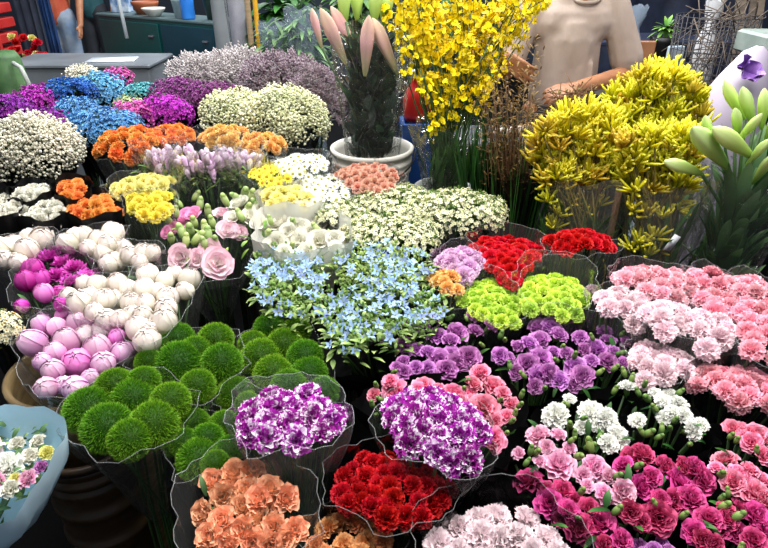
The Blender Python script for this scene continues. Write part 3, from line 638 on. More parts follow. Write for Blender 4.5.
poly_bq('carnation_bouquet', 'faded pink carnations half hidden under the pale pink rows', 'bouquet', [(630, 350), (646, 344), (675, 350), (697, 362), (694, 374), (670, 385), (645, 382), (632, 368)], 'carn', V['palepink'], .026, .03, z=.81, dome=.02, wrap='clear')
# ================================================================ green moss-like balls
MG = 'bunches of green moss-like dianthus'
def moss(label, balls, z, wrap='clear'):
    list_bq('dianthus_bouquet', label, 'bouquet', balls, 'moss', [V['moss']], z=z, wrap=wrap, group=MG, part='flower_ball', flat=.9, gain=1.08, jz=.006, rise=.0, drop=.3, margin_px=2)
moss('green moss-like dianthus balls in clear film, nearest the blue paper bouquet', [(88.3, 410, 23), (107, 428, 24), (154, 425, 23), (133.5, 400, 21), (170.4, 402, 19), (114, 386, 18), (143, 382, 16), (130, 440, 20)], .83)
moss('green moss-like dianthus balls in clear film next to the cream peonies', [(178.6, 365, 23), (177, 340, 17), (215.5, 340, 17), (222, 363, 19), (195, 351, 15), (197.7, 387, 17), (148, 362, 13)], .82)
moss('green moss-like dianthus balls in clear film right below the blue star flowers', [(269, 328, 15), (296, 331, 14), (253, 344, 14), (284.6, 345, 17), (260, 358, 19), (305, 357, 17), (273, 374, 18), (309, 375, 18), (288.5, 387, 17), (323.7, 392, 15)], .80)
moss('green moss-like dianthus balls half hidden behind the peach-orange carnations', [(193.6, 424, 15), (223.7, 424, 14), (207, 440, 16), (229, 450, 14), (184, 443, 14), (199, 460, 21), (215, 465, 14)], .78)
moss('pair of green moss-like dianthus balls behind the violet and white carnations', [(235, 394, 18), (247, 404, 12)], .78)
# ================================================================ peonies
PG = 'peony bouquets'
def peony(label, bl, z=None, mats=('peonyw',), kind='peony', wrap='clear', **k):
    list_bq('peony_bouquet', label, 'bouquet', bl, kind, [V[m] for m in mats], z=z, wrap=wrap, group=PG, part='peony', gain=1.04, jz=.012, leaves=4, flat=1.05, lean=.25, margin_px=2, rise=.012, **k)
peony('white peony buds in the back row at the left edge', [(4, 260, 10), (13, 246, 10), (27, 250, 11), (42, 240, 11, 0, 'popen'), (30, 238, 9), (18, 262, 9), (1, 248, 10)], .87)
peony('white peony buds in the back row below the tangerine flowers', [(68, 243, 10), (85, 237, 10), (98, 240, 9), (113, 234, 11), (107, 244, 9), (88, 248, 8), (76, 236, 8)], .87)
peony('white peony buds under a clear film dome by the pink lisianthus', [(103, 254, 10), (115, 262, 10), (130, 256, 10), (143, 254, 10), (124, 249, 9), (140, 262, 9), (152, 253, 8), (108, 264, 9)], .86)
peony('magenta peonies with ragged petals in clear film at left', [(48, 256, 12, 0, 'fringe'), (61, 263, 12, 0, 'fringe'), (33, 270, 11), (75, 268, 12, 0, 'fringe'), (55, 275, 11, 0, 'fringe'), (86, 277, 11, 0, 'fringe'), (26, 281, 10), (44, 293, 9, 1), (60, 293, 8), (22, 306, 7), (68, 281, 10, 0, 'fringe'), (42, 280, 10), (61, 304, 7)], .85, ('peonym', 'peonyhot'))
peony('cream white peony buds in a bunch beside the magenta peonies', [(80, 303, 12), (97, 286, 10), (84, 284, 9), (118, 284, 10), (104, 300, 11), (128, 289, 9), (70, 297, 9), (94, 312, 9), (115, 299, 9), (106, 320, 11), (119, 319, 9), (131, 303, 10), (90, 296, 9)], .85)
peony('cream white peony buds in a bunch nearest the moss-like balls', [(148, 276, 11), (145, 289, 10), (165, 281, 9), (174, 274, 8), (189, 280, 11), (185, 291, 9), (168, 298, 11), (166, 309, 11), (146, 303, 9), (143, 316, 10), (138, 328, 12), (164, 322, 13), (147, 341, 13), (158, 292, 9), (150, 329, 9), (131, 314, 9)], .85)
peony('mixed pink and lilac peony buds in a clear sleeve in a round bucket', [(33, 343, 13), (42, 325, 9), (64, 317, 8, 1), (57, 328, 10), (78, 324, 11), (86, 335, 9, 2), (66, 342, 13), (55, 352, 10), (98, 349, 13, 0), (117, 337, 8, 1), (122, 353, 11), (103, 364, 12), (77, 362, 14, 1), (53, 371, 11), (43, 362, 9), (75, 388, 12), (46, 388, 11), (100, 331, 8, 2), (63, 385, 9, 0), (90, 378, 9)], .82, ('peonyp', 'peonyhot', 'blush'))
# ================================================================ blue star flowers
LEAFS = petal('leaf_soft_green', '#4a6a34', '#8aa856', '#b8cc84', .35, .02, .5)
def stars(label, poly, n, z, seed):
    SEED[0] += 1; rr = random.Random(seed); ring = [pz(x, y, z) for x, y in poly]; c = sum(ring, Vector()) / len(ring); L = Vector((c.x, c.y, 0))
    rt = root('star_flower_bouquet', label, 'bouquet', L, 'bunches of blue star flowers')
    xs = [p.x for p in ring]; ys = [p.y for p in ring]; pts = []; lf = MB(); k = 0
    while len(pts) < n and k < 6000:
        k += 1; p = Vector((rr.uniform(min(xs), max(xs)), rr.uniform(min(ys), max(ys)), z))
        if inside(ring, p.x, p.y) and all((p - q).length > .0125 for q in pts): pts.append(p)
    for p in pts:
        d = p - c; p.z = z + .03 - 1.2 * d.length_squared + rr.uniform(-.02, .012); q = qz((d.x * 3 + rr.gauss(0, .45), d.y * 3 - .35 + rr.gauss(0, .45), 1))
        ob('star_flower', R.choice(shapes('star', [V['blue'], V['eye']])), rt, p - L, q, rr.uniform(.0135, .0185))
    for i in range(int(n * 8)):
        x, y = rr.uniform(min(xs), max(xs)), rr.uniform(min(ys), max(ys))
        if not inside(ring, x, y): continue
        a = rr.uniform(0, 6.3); leaf(lf, (x, y, z + rr.uniform(-.05, .012)), (math.cos(a), math.sin(a), rr.uniform(0, 1)), rr.uniform(.018, .034), rr.uniform(.0035, .0065), .3, rnd=rr.random(), n=4)
    ob('foliage', shift(lf, L).mesh('star_leaves', LEAFS), rt)
    bd = MB()
    for i in range(int(n * 5)):
        p = Vector((rr.uniform(min(xs), max(xs)), rr.uniform(min(ys), max(ys)), z + rr.uniform(-.01, .03)))
        if inside(ring, p.x, p.y): bd.ball(p, (.0035, .0035, .006), 5, 4, 0, .8, rr.random())
    o = ob('small_buds', shift(bd, L).mesh('star_buds', LEAFL), rt); o['kind'] = 'stuff'
    finish(rt, pts, [c + (r_ - c) * .86 for r_ in ring], z, L, c, 'black', -.085, .3, seed)
stars('pale blue star flowers at left, behind the moss-like balls', [(248, 265), (262, 252), (290, 248), (322, 256), (326, 280), (318, 312), (290, 320), (262, 306), (250, 288)], 88, .86, 1)
stars('pale blue star flowers behind, against the cream wax flowers', [(330, 258), (352, 246), (392, 247), (422, 255), (432, 272), (412, 288), (375, 290), (340, 282)], 84, .87, 2)
stars('pale blue star flowers in front, above the violet spray carnations', [(318, 312), (330, 292), (365, 290), (410, 292), (446, 298), (449, 312), (425, 326), (395, 340), (360, 349), (330, 345)], 92, .85, 3)
# ================================================================ middle rows
LG = 'lisianthus bouquets'
LB = [SEPAL, V['lisih']]
list_bq('lisianthus_bouquet', 'pink-edged cream lisianthus with many green buds in clear film at left centre', 'bouquet',
        [(180, 257, 14), (197, 258, 11), (218, 262, 17), (209, 250, 13), (185, 217, 12, 1), (193, 213, 9, 1), (222, 213, 10), (228, 230, 12), (173, 228, 8, 1), (166, 232, 7, 1), (234, 208, 9), (240, 232, 9)], 'lisi', [V['lisip'], V['lisih']], z=.85, wrap='clear', group=LG, part='lisianthus', lean=.65, leaves=22, leafmat=LEAFL,
        buds=[(168, 220, 8), (178, 203, 7), (190, 230, 10), (182, 232, 10), (198, 238, 10), (205, 228, 9), (208, 234, 9), (171, 238, 8), (186, 240, 8), (200, 204, 8), (208, 211, 8), (196, 196, 7), (215, 240, 8), (174, 194, 8), (181, 187, 7), (212, 222, 8), (194, 222, 8), (204, 243, 8), (176, 212, 7)], budmats=[LISB, LISB], gain=1.1)
list_bq('lisianthus_bouquet', 'white and pale green lisianthus buds behind the pink-edged ones', 'bouquet', [(238, 203, 12), (251, 216, 11), (232, 217, 9), (262, 208, 10), (246, 198, 9), (258, 222, 9), (270, 216, 9)], 'lisi', [V['lisiw']], z=.88, wrap='clear', group=LG, part='lisianthus', lean=.65, leaves=18, leafmat=LEAFL,
        buds=[(245, 192, 9), (252, 196, 9), (262, 194, 8), (256, 204, 8), (248, 208, 8), (240, 215, 8), (266, 202, 8), (225, 200, 8), (272, 206, 7), (235, 196, 7)], budmats=[LISB, LISB], gain=1.1)
list_bq('lisianthus_bouquet', 'pure white lisianthus in a white paper wrap behind the blue star flowers', 'bouquet', [(278, 222, 13), (300, 226, 13), (322, 224, 12), (275, 243, 13), (298, 241, 15), (320, 240, 14), (334, 238, 10), (288, 232, 11), (310, 233, 11), (336, 248, 9), (306, 252, 11), (284, 253, 10)], 'lisi', [V['lisiw']], z=.88, wrap='paper', group=LG, part='lisianthus', lean=.65, leaves=10, leafmat=LEAFL, rise=.03,
        buds=[(293, 222, 7), (292, 245, 6), (316, 228, 7), (268, 232, 7), (270, 220, 6)], budmats=[LISB, LISB], gain=1.12)
# yellow and white mums / daisies
DG = 'chrysanthemum bouquets'
poly_bq('chrysanthemum_bouquet', 'bright yellow daisy mums behind the white lisianthus', 'bouquet', [(246, 180), (254, 170), (275, 165), (298, 166), (306, 175), (296, 183), (268, 188)], 'daisy', None, .02, .024, z=.93, dome=.03, group=DG, part='daisy', mats=[V['yellow'], V['eyey']], wrap='clear', lean=.5, leaves=8)
poly_bq('chrysanthemum_bouquet', 'cream yellow mums in pale paper above the white lisianthus', 'bouquet', [(262, 196), (275, 188), (296, 190), (316, 198), (314, 208), (290, 208), (268, 207)], 'half', V['yellowp'], .024, .03, z=.91, dome=.03, group=DG, part='chrysanthemum', wrap='paper', lean=.5)
poly_bq('chrysanthemum_bouquet', 'white daisy mums in the back row near the white bucket', 'bouquet', [(276, 166), (288, 158), (312, 157), (328, 163), (330, 172), (305, 178), (284, 175)], 'daisy', None, .018, .022, z=.95, dome=.03, group=DG, part='daisy', mats=[V['white'], V['eye']], wrap='clear', lean=.5, leaves=8)
poly_bq('chrysanthemum_bouquet', 'white daisy mums in front of the salmon mums', 'bouquet', [(294, 184), (306, 177), (330, 176), (346, 184), (350, 200), (334, 207), (308, 204), (296, 196)], 'daisy', None, .018, .022, z=.91, dome=.03, group=DG, part='daisy', mats=[V['white'], V['eye']], wrap='clear', lean=.5, leaves=8)
poly_bq('chrysanthemum_bouquet', 'dusty salmon mums in front of the white bucket', 'bouquet', [(335, 176), (345, 167), (368, 166), (396, 175), (399, 186), (378, 194), (352, 190)], 'half', V['salmonm'], .02, .025, z=.93, dome=.03, group=DG, part='chrysanthemum', wrap='clear', lean=.5)
# cream wax flowers
WG = 'bunches of cream wax flowers'
WX = [V['waxc'], V['eye'], LEAFL]
clump('wax_flower_bouquet', 'tiny cream wax flowers at the right end, beside the long green leaves', 'bouquet', 458, 214, 48, 24, 'wax', WX, 40, .042, z=.88, group=WG, wrap='smoke', low=.05)
clump('wax_flower_bouquet', 'tiny cream wax flowers in the middle of the cream patch', 'bouquet', 398, 208, 46, 22, 'wax', WX, 40, .042, z=.88, group=WG, wrap='smoke', low=.05)
clump('wax_flower_bouquet', 'tiny cream wax flowers in front, touching the blue star flowers', 'bouquet', 392, 234, 50, 22, 'wax', WX, 40, .04, z=.86, group=WG, wrap='smoke', low=.05)
clump('wax_flower_bouquet', 'tiny cream wax flowers at the left, next to the white mums', 'bouquet', 342, 218, 28, 16, 'wax', WX, 20, .04, z=.87, group=WG, wrap='smoke', low=.05)
# yellow, orange and white at left
TG = 'snapdragon and mum bunches at the left'
poly_bq('chrysanthemum_bouquet', 'soft yellow mums in a thin row left of the lavender buds', 'bouquet', [(108, 190), (120, 182), (150, 177), (174, 181), (172, 190), (145, 194), (118, 198)], 'carn', V['yellowp'], .021, .028, z=.91, dome=.03, group=DG, part='chrysanthemum', wrap='clear', lean=.5)
poly_bq('chrysanthemum_bouquet', 'clear yellow mums beside the pink-edged lisianthus', 'bouquet', [(128, 205), (136, 195), (155, 191), (170, 196), (172, 210), (160, 222), (140, 220), (130, 214)], 'carn', V['yellow'], .024, .03, z=.89, dome=.03, group=DG, part='chrysanthemum', wrap='clear', lean=.5)
poly_bq('chrysanthemum_bouquet', 'white mums in black wrap just above the white peony buds', 'bouquet', [(18, 214), (32, 203), (58, 200), (66, 207), (64, 220), (42, 223), (22, 221)], 'carn', V['lisiw'], .024, .03, z=.89, dome=.02, group=DG, part='chrysanthemum', wrap='black', lean=.5)
poly_bq('chrysanthemum_bouquet', 'white mums in black wrap behind, below the white statice', 'bouquet', [(14, 196), (26, 188), (48, 188), (50, 195), (36, 202), (20, 204)], 'carn', V['lisiw'], .024, .03, z=.91, dome=.02, group=DG, part='chrysanthemum', wrap='black', lean=.5)
poly_bq('chrysanthemum_bouquet', 'white mums in black wrap at the left edge', 'bouquet', [(-14, 205), (0, 198), (14, 199), (20, 208), (14, 219), (-8, 222)], 'carn', V['lisiw'], .024, .03, z=.90, dome=.02, group=DG, part='chrysanthemum', wrap='black', lean=.5)
poly_bq('chrysanthemum_bouquet', 'tangerine orange mums in black wrap, front of two', 'bouquet', [(66, 212), (74, 201), (98, 197), (116, 202), (119, 212), (104, 220), (76, 220)], 'carn', V['orangef'], .022, .027, z=.89, dome=.025, group=DG, part='chrysanthemum', wrap='black', lean=.5)
poly_bq('chrysanthemum_bouquet', 'tangerine orange mums in black wrap, back of two', 'bouquet', [(57, 192), (64, 184), (82, 183), (88, 190), (86, 199), (66, 202)], 'carn', V['orangef'], .022, .027, z=.91, dome=.025, group=DG, part='chrysanthemum', wrap='black', lean=.5)
clump('chrysanthemum_bouquet', 'bright orange mums left behind the lavender buds', 'bouquet', 132, 150, 38, 23, 'carn', [V['orangef']], 40, .027, z=.95, wrap='clear', group=DG, part='chrysanthemum', low=-.1, up=.3)
clump('chrysanthemum_bouquet', 'bright orange mums near the magenta statice', 'bouquet', 172, 137, 26, 13, 'carn', [V['orangef']], 20, .024, z=.97, wrap='clear', group=DG, part='chrysanthemum', low=-.1, up=.3)
clump('chrysanthemum_bouquet', 'golden orange mums behind the lavender buds', 'bouquet', 226, 140, 28, 16, 'carn', [V['golden']], 24, .026, z=.96, wrap='clear', group=DG, part='chrysanthemum', low=-.1, up=.3)
clump('chrysanthemum_bouquet', 'golden orange mums in front of the cream statice', 'bouquet', 262, 149, 26, 17, 'carn', [V['golden']], 26, .025, z=.95, wrap='clear', group=DG, part='chrysanthemum', low=-.1, up=.3)
# lavender wrapped buds
def budspray(label, cx, cy, hw, hh, n, z, mats, seed, blen=.06, wrap='shiny'):
    rr = random.Random(seed); p = pz(cx, cy, z); m = mpp(p); L = Vector((p.x, p.y, 0)); rt = root('snapdragon_bouquet', label, 'bouquet', L, 'bunches of wrapped lavender buds'); pts = []
    for i in range(n):
        a = rr.uniform(0, 6.3); k = math.sqrt(rr.random()); w = p + Vector((math.cos(a) * k * (hw - 6) * m, math.sin(a) * k * hw * m * .5, rr.uniform(-.8, .2) * hh * m * .6)); pts.append(w)
        ob('flower_bud', R.choice(shapes('lily', [R.choice(mats)])), rt, w - L, qz((rr.gauss(0, .25) + math.cos(a) * k * .3, rr.gauss(0, .25), 1)), Vector((1.5, 1.5, 1)) * blen * rr.uniform(.7, 1.1))
    ring = [p + Vector((math.cos(k * PI / 8) * hw * m, math.sin(k * PI / 8) * hw * m * .6, 0)) for k in range(16)]
    foliage(rt, ring, p, p.z - .02, L, LEAFL, 40, .06, .007, seed)
    finish(rt, pts, ring, p.z, L, p, wrap, hh * m * .9, .35, seed)
budspray('lavender pink pointed buds wrapped in clear film, left bunch', 163, 164, 24, 24, 34, .94, [V['mauve'], V['lilac'], V['mauve']], 5)
budspray('lavender pink pointed buds wrapped in clear film, big middle bunch', 207, 166, 34, 26, 56, .94, [V['mauve'], V['lilac'], V['mauve']], 6)
budspray('lavender pink pointed buds wrapped in clear film, right bunch by the golden mums', 243, 166, 22, 24, 30, .94, [V['mauve'], V['mauve'], V['blush']], 8)
# ================================================================ statice and sea lavender
STG = 'statice and sea lavender bunches'
def stat(label, cx, cy, hw, hh, m, n=24, s=.055, z=None, wrap='black', kind='statice', nm='statice_bouquet', **k):
    clump(nm, label, 'bouquet', cx, cy, hw, hh, kind, [V[m], STEM], n, s, z, wrap, STG, **k)
stat('bright magenta statice next to the blue statice at left', 44, 106, 28, 18, 'st_mag', 26)
stat('purple statice at the left edge', 10, 118, 24, 20, 'st_pur', 24)
stat('purple statice in front of the bright magenta one', 46, 124, 24, 13, 'st_pur', 18, z=.955)
clump('statice_bouquet', 'white statice in a large fluffy bunch at left', 'bouquet', 33, 152, 44, 33, 'gyps', [V['st_wht'], STEM], 56, .055, .93, 'black', STG)
stat('deep cobalt blue statice at the back', 70, 92, 24, 11, 'st_dblue', 18, z=1.02)
stat('sky blue statice in the back middle', 102, 96, 27, 22, 'st_blue2', 30)
stat('mid blue statice between purple and orange flowers', 78, 114, 22, 13, 'st_blue', 18, z=.975)
stat('mid blue statice in black wrap in front', 106, 130, 34, 19, 'st_blue', 34, z=.955)
stat('pink statice on top at the back near the paper sheet', 117, 79, 14, 8, 'st_pink', 10, .05, z=1.04)
stat('off-white statice at the back near the metal box', 83, 77, 14, 9, 'st_wht', 10, .05, z=1.04, kind='gyps')
stat('teal statice behind the magenta pink one', 143, 92, 16, 6, 'st_teal', 10, .045, z=1.02)
stat('pale green statice between blue and pink statice', 131, 107, 15, 10, 'st_grn', 12, .05)
stat('magenta pink statice left, above the orange mums', 134, 117, 22, 12, 'st_pink', 18, z=.975)
stat('magenta pink statice right, above the orange mums', 167, 114, 24, 16, 'st_mag', 22, z=.975)
stat('plum statice under the grey sea lavender, left half', 178, 96, 30, 16, 'st_plum', 28, .05, z=1.0)
stat('plum statice under the grey sea lavender, right half', 214, 99, 28, 16, 'st_plum', 28, .05, z=.995)
clump('statice_bouquet', 'cream green statice at left, above the golden mums', 'bouquet', 236, 114, 32, 20, 'gyps', [V['st_cream'], STEM], 34, .055, .97, 'black', STG)
clump('statice_bouquet', 'cream green statice in the biggest round bunch', 'bouquet', 284, 121, 42, 29, 'gyps', [V['st_cream'], STEM], 56, .055, .965, 'smoke', STG)
clump('sea_lavender_bouquet', 'grey airy sea lavender in front of the dark green cabinet', 'bouquet', 212, 80, 38, 19, 'limo', [V['li_grey'], V['li_grey']], 24, .10, 1.01, None, STG, low=-.2)
clump('sea_lavender_bouquet', 'grey airy sea lavender in front of the wrapped poles', 'bouquet', 242, 80, 32, 22, 'limo', [V['li_grey'], V['li_grey']], 24, .10, 1.0, None, STG, low=-.2)
clump('sea_lavender_bouquet', 'dull mauve sea lavender behind the biggest cream statice', 'bouquet', 282, 90, 40, 30, 'limo', [V['li_mauve'], V['li_grey']], 30, .095, 1.0, None, STG, low=-.2)
clump('sea_lavender_bouquet', 'dull mauve sea lavender beside the wrapped lily buds', 'bouquet', 316, 108, 24, 36, 'limo', [V['li_mauve'], V['li_grey']], 30, .07, .97, None, STG, low=-.4)
clump('daisy_bouquet', 'small cream daisies at the left edge above the blue paper bouquet', 'bouquet', 0, 330, 16, 16, 'wax', [V['waxc'], V['eyey'], LEAF], 16, .035, .83, 'black', None, low=-.1)
# ================================================================ upright bunches, buckets and stands
def bucket(name, label, cat, c, r0, r1, h, mat, ribs=(), group=None, handle=None, z0=0.):
    rt = root(name, label, cat, (c[0], c[1], z0), group); mb = MB()
    prof = [(.001, 0), (r0 * .96, 0), (r0, .01)]
    zs = sorted(set([h * .33, h * .66] + [a for q in ribs for a in (q - .012, q - .006, q + .006, q + .012)]))
    for z in zs: prof.append((r0 + (r1 - r0) * z / h + (.006 if any(abs(z - q) < .008 for q in ribs) else 0), z))
    prof += [(r1, h - .022), (r1 + .008, h - .02), (r1 + .010, h - .004), (r1 + .004, h), (r1 - .004, h - .002), (r1 - .008, h - .03), (r0 * .97, .02), (.001, .02)]
    mb.lathe(prof, 40); ob('bucket_body', mb.mesh('bucket_shape', mat), rt)
    if handle:
        hb = MB(); pts = [(math.cos(t) * (r1 + .014), -math.sin(t) * (r1 + .02), h - .02 - .07 * math.sin(t)) for t in (PI * k / 16 for k in range(17))]
        hb.tube(pts, .0035, 6); ob('handle', hb.mesh('handle_shape', handle), rt)
    return rt
WHITEPL = plain('white_plastic', '#c9c6bd', .4, c2='#dedbd2', nscale=5)
GREYPL = plain('grey_plastic', '#9a9c9c', .35, c2='#b9bbb8', nscale=6)
BROWNW = plain('brown_ribbed', '#2a1e12', .4, c2='#463422', nscale=4, stretch=(1, 1, 12))
BAMBOO = plain('bamboo_band', '#6e5a3c', .45, c2='#94805a', nscale=6, stretch=(1, 1, 10))
BLUEPL = plain('blue_plastic', '#174a9c', .35, c2='#2260b8', nscale=4)
REDPL = plain('red_plastic', '#c41a1c', .35, c2='#d92a28', nscale=4)
STEEL = plain('brushed_steel', '#8d9399', .32, .85, c2='#a9aeb2', nscale=3, stretch=(1, 1, 14))
DWOOD = plain('dark_timber', '#1d1712', .6, c2='#2c231a', nscale=5, stretch=(1, 10, 1))
METAL = plain('dark_wire', '#1c1c1e', .4, .6)
def slab_table(name, label, cat, x0, x1, y0, y1, h, mat, th=.035, lmat=None):
    cx_, cy_ = (x0 + x1) / 2, (y0 + y1) / 2; rt = root(name, label, cat, (cx_, cy_, 0)); mb = MB(); mb.box((0, 0, h - th / 2), (x1 - x0, y1 - y0, th), bev=.006); ob('tabletop', mb.mesh('tabletop_shape', mat, False), rt)
    for sx in (-1, 1):
        for sy in (-1, 1):
            l = MB(); l.box((sx * ((x1 - x0) / 2 - .04), sy * ((y1 - y0) / 2 - .04), (h - th) / 2), (.045, .045, h - th), bev=.004); ob('leg', l.mesh('leg_shape', lmat or mat, False), rt)
    return rt
# bench behind the cream wax flowers, bucket and jugs on it
slab_table('display_bench', 'low dark bench holding the white bucket of lilies', 'bench', -.22, .62, 2.02, 2.55, .55, DWOOD)
bc = py_(372, 146, 2.27); BZ = .55
bucket('bucket', 'white plastic bucket with banded rim holding the wrapped lily buds', 'bucket', bc, .125, .152, bc.z - BZ, WHITEPL, (bc.z - BZ - .05, bc.z - BZ - .085), 'buckets', METAL, BZ)
def lily_buds(rt, L, specs, mats, part='lily_bud', kk=1.0):
    """specs: (tip px, tip py, base px, base py, Y tip, Y base, fatness)"""
    for tx, ty, bx, by, Yt, Yb, fat in specs:
        a = py_(bx, by, Yb); b = py_(tx, ty, Yt); l = (b - a).length
        ob(part, R.choice(shapes('lily', [R.choice(mats)])), rt, a - L, qz(b - a), (l * fat, l * fat, l))
L = Vector((bc.x, bc.y, BZ + .024)); rt = root('lily_bouquet', 'pink-tinged lily buds wrapped in shiny clear film in the white bucket', 'bouquet', L, 'lily bouquets')
lily_buds(rt, L, [(320, 8, 346, 64, 2.2, 2.24, .85), (331, 6, 356, 52, 2.28, 2.3, .85), (368.5, 15, 365, 76, 2.16, 2.2, .85), (372, 18, 397, 74, 2.2, 2.22, .85), (312, 8, 322, 48, 2.3, 2.3, .8)], [V['lilyp'], V['lilyr']])
lily_buds(rt, L, [(342, -14, 346, 22, 2.3, 2.3, 1.5), (358, -18, 357, 20, 2.34, 2.34, 1.5), (376, -14, 374, 24, 2.3, 2.3, 1.5), (388, -10, 384, 26, 2.34, 2.34, 1.5)], [V['lilyg']])
lf = MB(); rr = random.Random(4)
for i in range(260):
    a = rr.uniform(0, 6.3); p = bc + Vector((rr.uniform(-1, 1) * .07, rr.uniform(-1, 1) * .06, rr.uniform(-.06, .34))); leaf(lf, p, (math.cos(a) * .35, math.sin(a) * .35, rr.uniform(.5, 1.2)), rr.uniform(.07, .13), rr.uniform(.018, .028), .3, rnd=rr.random())
ob('foliage', shift(lf, L).mesh('lily_leaves', DLEAF), rt)
stm = MB()
for px_, py2 in ((346, 64), (356, 52), (365, 76), (397, 74), (346, 22), (374, 24), (322, 48)):
    t = py_(px_, py2, 2.24); stm.tube([t, t.lerp(bc, .6), Vector((bc.x + rr.gauss(0, .03), bc.y + rr.gauss(0, .03), BZ + .03))], .005, 6)
ob('stem_bundle', shift(stm, L).mesh('lily_stems', STEM), rt)
def cone_wrap(rt, L, prof, mat, name='plastic_sleeve', seed=0, wav=.05, seg=36, tilt=Vector((0, 0, 0))):
    """prof: list of (centre Vector, radius)"""
    rr = random.Random(seed); ph = rr.uniform(0, 6); P = []
    for i, (c, r) in enumerate(prof):
        P.append([c + Vector((math.cos(a), math.sin(a), 0)) * r * (1 + wav * math.sin(7 * a + ph + i * .4) + wav * .6 * math.sin(13 * a + ph * 2)) + Vector((0, 0, wav * .2 * math.sin(5 * a + ph) if i == len(prof) - 1 else 0)) for a in (2 * PI * j / seg for j in range(seg))])
    mb = MB(); mb.grid(P, None, 0, True); return ob(name, shift(mb, L).mesh('wrap_shape', mat), rt)
U = lambda c, z: Vector((c.x, c.y, z))
cone_wrap(rt, L, [(U(bc, BZ + .05), .06), (U(bc, bc.z - .03), .10), (U(bc, bc.z + .12), .115), (U(bc, bc.z + .30), .14), (U(bc, bc.z + .44), .15)], SHINY, seed=2, wav=.07)
# --- yellow orchids in their own bucket
oc = py_(443, 186, 2.2)
bucket('bucket', 'grey bucket under the yellow orchids', 'bucket', oc, .085, .105, oc.z - BZ, GREYPL, (oc.z - BZ - .045,), 'buckets', METAL, BZ)
L = Vector((oc.x, oc.y, BZ + .024)); rt = root('orchid_bouquet', 'tall cloud of small yellow orchids on thin dark stems', 'bouquet', L)
rr = random.Random(12); stm = MB()
OP = [(398, 6), (412, 14), (404, 32), (424, 6), (440, 16), (420, 38), (440, 44), (456, 30), (470, 14), (486, 26), (502, 12), (520, 4), (512, 28), (530, 16), (414, 56), (432, 66), (452, 60), (470, 50), (488, 48), (504, 44), (422, 84), (440, 90), (460, 84), (478, 74), (494, 64), (432, 106), (450, 110), (466, 102), (484, 90), (458, 4), (498, -4), (540, -2), (408, -8), (446, 74), (474, 34), (430, 28), (442, 122), (492, 82), (462, 66), (484, 8)] + [(x + random.Random(int(x * 7 + y)).uniform(-9, 9), y + random.Random(int(x + y * 5)).uniform(-9, 9)) for x in range(402, 540, 15) for y in range(-6, 125, 17) if y < 122 - abs(x - 452) * 1.25]
for i, (x, y) in enumerate(OP):
    Y = 2.2 + rr.uniform(-.10, .14); p = py_(x, y, Y); d = Vector((p.x - oc.x, (p.y - oc.y), .35)).normalized() + Vector((rr.gauss(0, .3), rr.gauss(0, .3), 0))
    ob('flower_spray', R.choice(shapes('oncid', [V['onc'], STEM, V['brown']], 4)), rt, p - L, qz(d), rr.uniform(.08, .10))
    if i % 2 == 0: stm.tube([p, p.lerp(U(oc, oc.z + .1), .55) + Vector((rr.gauss(0, .02), rr.gauss(0, .02), 0)), U(oc, oc.z) + Vector((rr.gauss(0, .025), rr.gauss(0, .02), .03)), U(oc, BZ + .03) + Vector((rr.gauss(0, .02), rr.gauss(0, .02), 0))], .003, 5)
ob('stem_bundle', shift(stm, L).mesh('orchid_stems', STEM), rt)
lf = MB()
for i in range(34):
    p = U(oc, oc.z - .02) + Vector((rr.gauss(0, .035), rr.gauss(0, .03), 0)); leaf(lf, p, (rr.gauss(0, .22), rr.gauss(0, .18), 1), rr.uniform(.16, .3), .012, .12, rnd=rr.random())
ob('foliage', shift(lf, L).mesh('orchid_leaves', LEAF), rt)
cone_wrap(rt, L, [(U(oc, BZ + .05), .05), (U(oc, oc.z), .075), (U(oc, oc.z + .12), .10), (U(oc, oc.z + .24), .135)], SHINY, seed=5, wav=.08)
# red jug, blue crate beside the white bucket
p = py_(411, 178, 2.42); rt = root('crate', 'blue plastic crate behind the white bucket', 'crate', (p.x + .02, 2.45, BZ)); hh = py_(411, 122, 2.42).z - BZ
mb = MB(); w_ = .11; d_ = .12
for sx in (-1, 1): mb.box((sx * w_ / 2, 0, hh / 2), (.008, d_, hh), bev=.002)
for sy in (-1, 1): mb.box((0, sy * d_ / 2, hh / 2), (w_, .008, hh), bev=.002)
mb.box((0, 0, .006), (w_, d_, .012), bev=.002); ob('crate_body', mb.mesh('crate_shape', BLUEPL, False), rt)
rb = MB()
for sy in (-1, 1): rb.box((0, sy * (d_ / 2 + .004), hh - .015), (w_ + .03, .014, .03), bev=.003)
for sx in (-1, 1): rb.box((sx * (w_ / 2 + .006), 0, hh - .015), (.014, d_ + .02, .03), bev=.003)
ob('rim', rb.mesh('crate_rim', BLUEPL, False), rt)
jz_ = BZ + hh
rt = root('jug', 'red plastic jug on the blue crate', 'jug', (p.x + .015, 2.45, jz_ + .001)); jb = MB()
jb.lathe([(.001, 0), (.042, 0), (.05, .02), (.052, .08), (.04, .12), (.022, .14), (.02, .165), (.024, .17), (.001, .17)], 20); ob('jug_body', jb.mesh('jug_shape', REDPL), rt)
hb = MB(); hb.tube([(.045, 0, .09), (.075, 0, .1), (.08, 0, .06), (.05, 0, .03)], .006, 6); ob('handle', hb.mesh('jug_handle', REDPL), rt)
cb = MB(); cb.lathe([(.001, .168), (.027, .168), (.027, .19), (.02, .195), (.001, .195)], 16); ob('cap', cb.mesh('jug_cap', WHITEPL), rt)
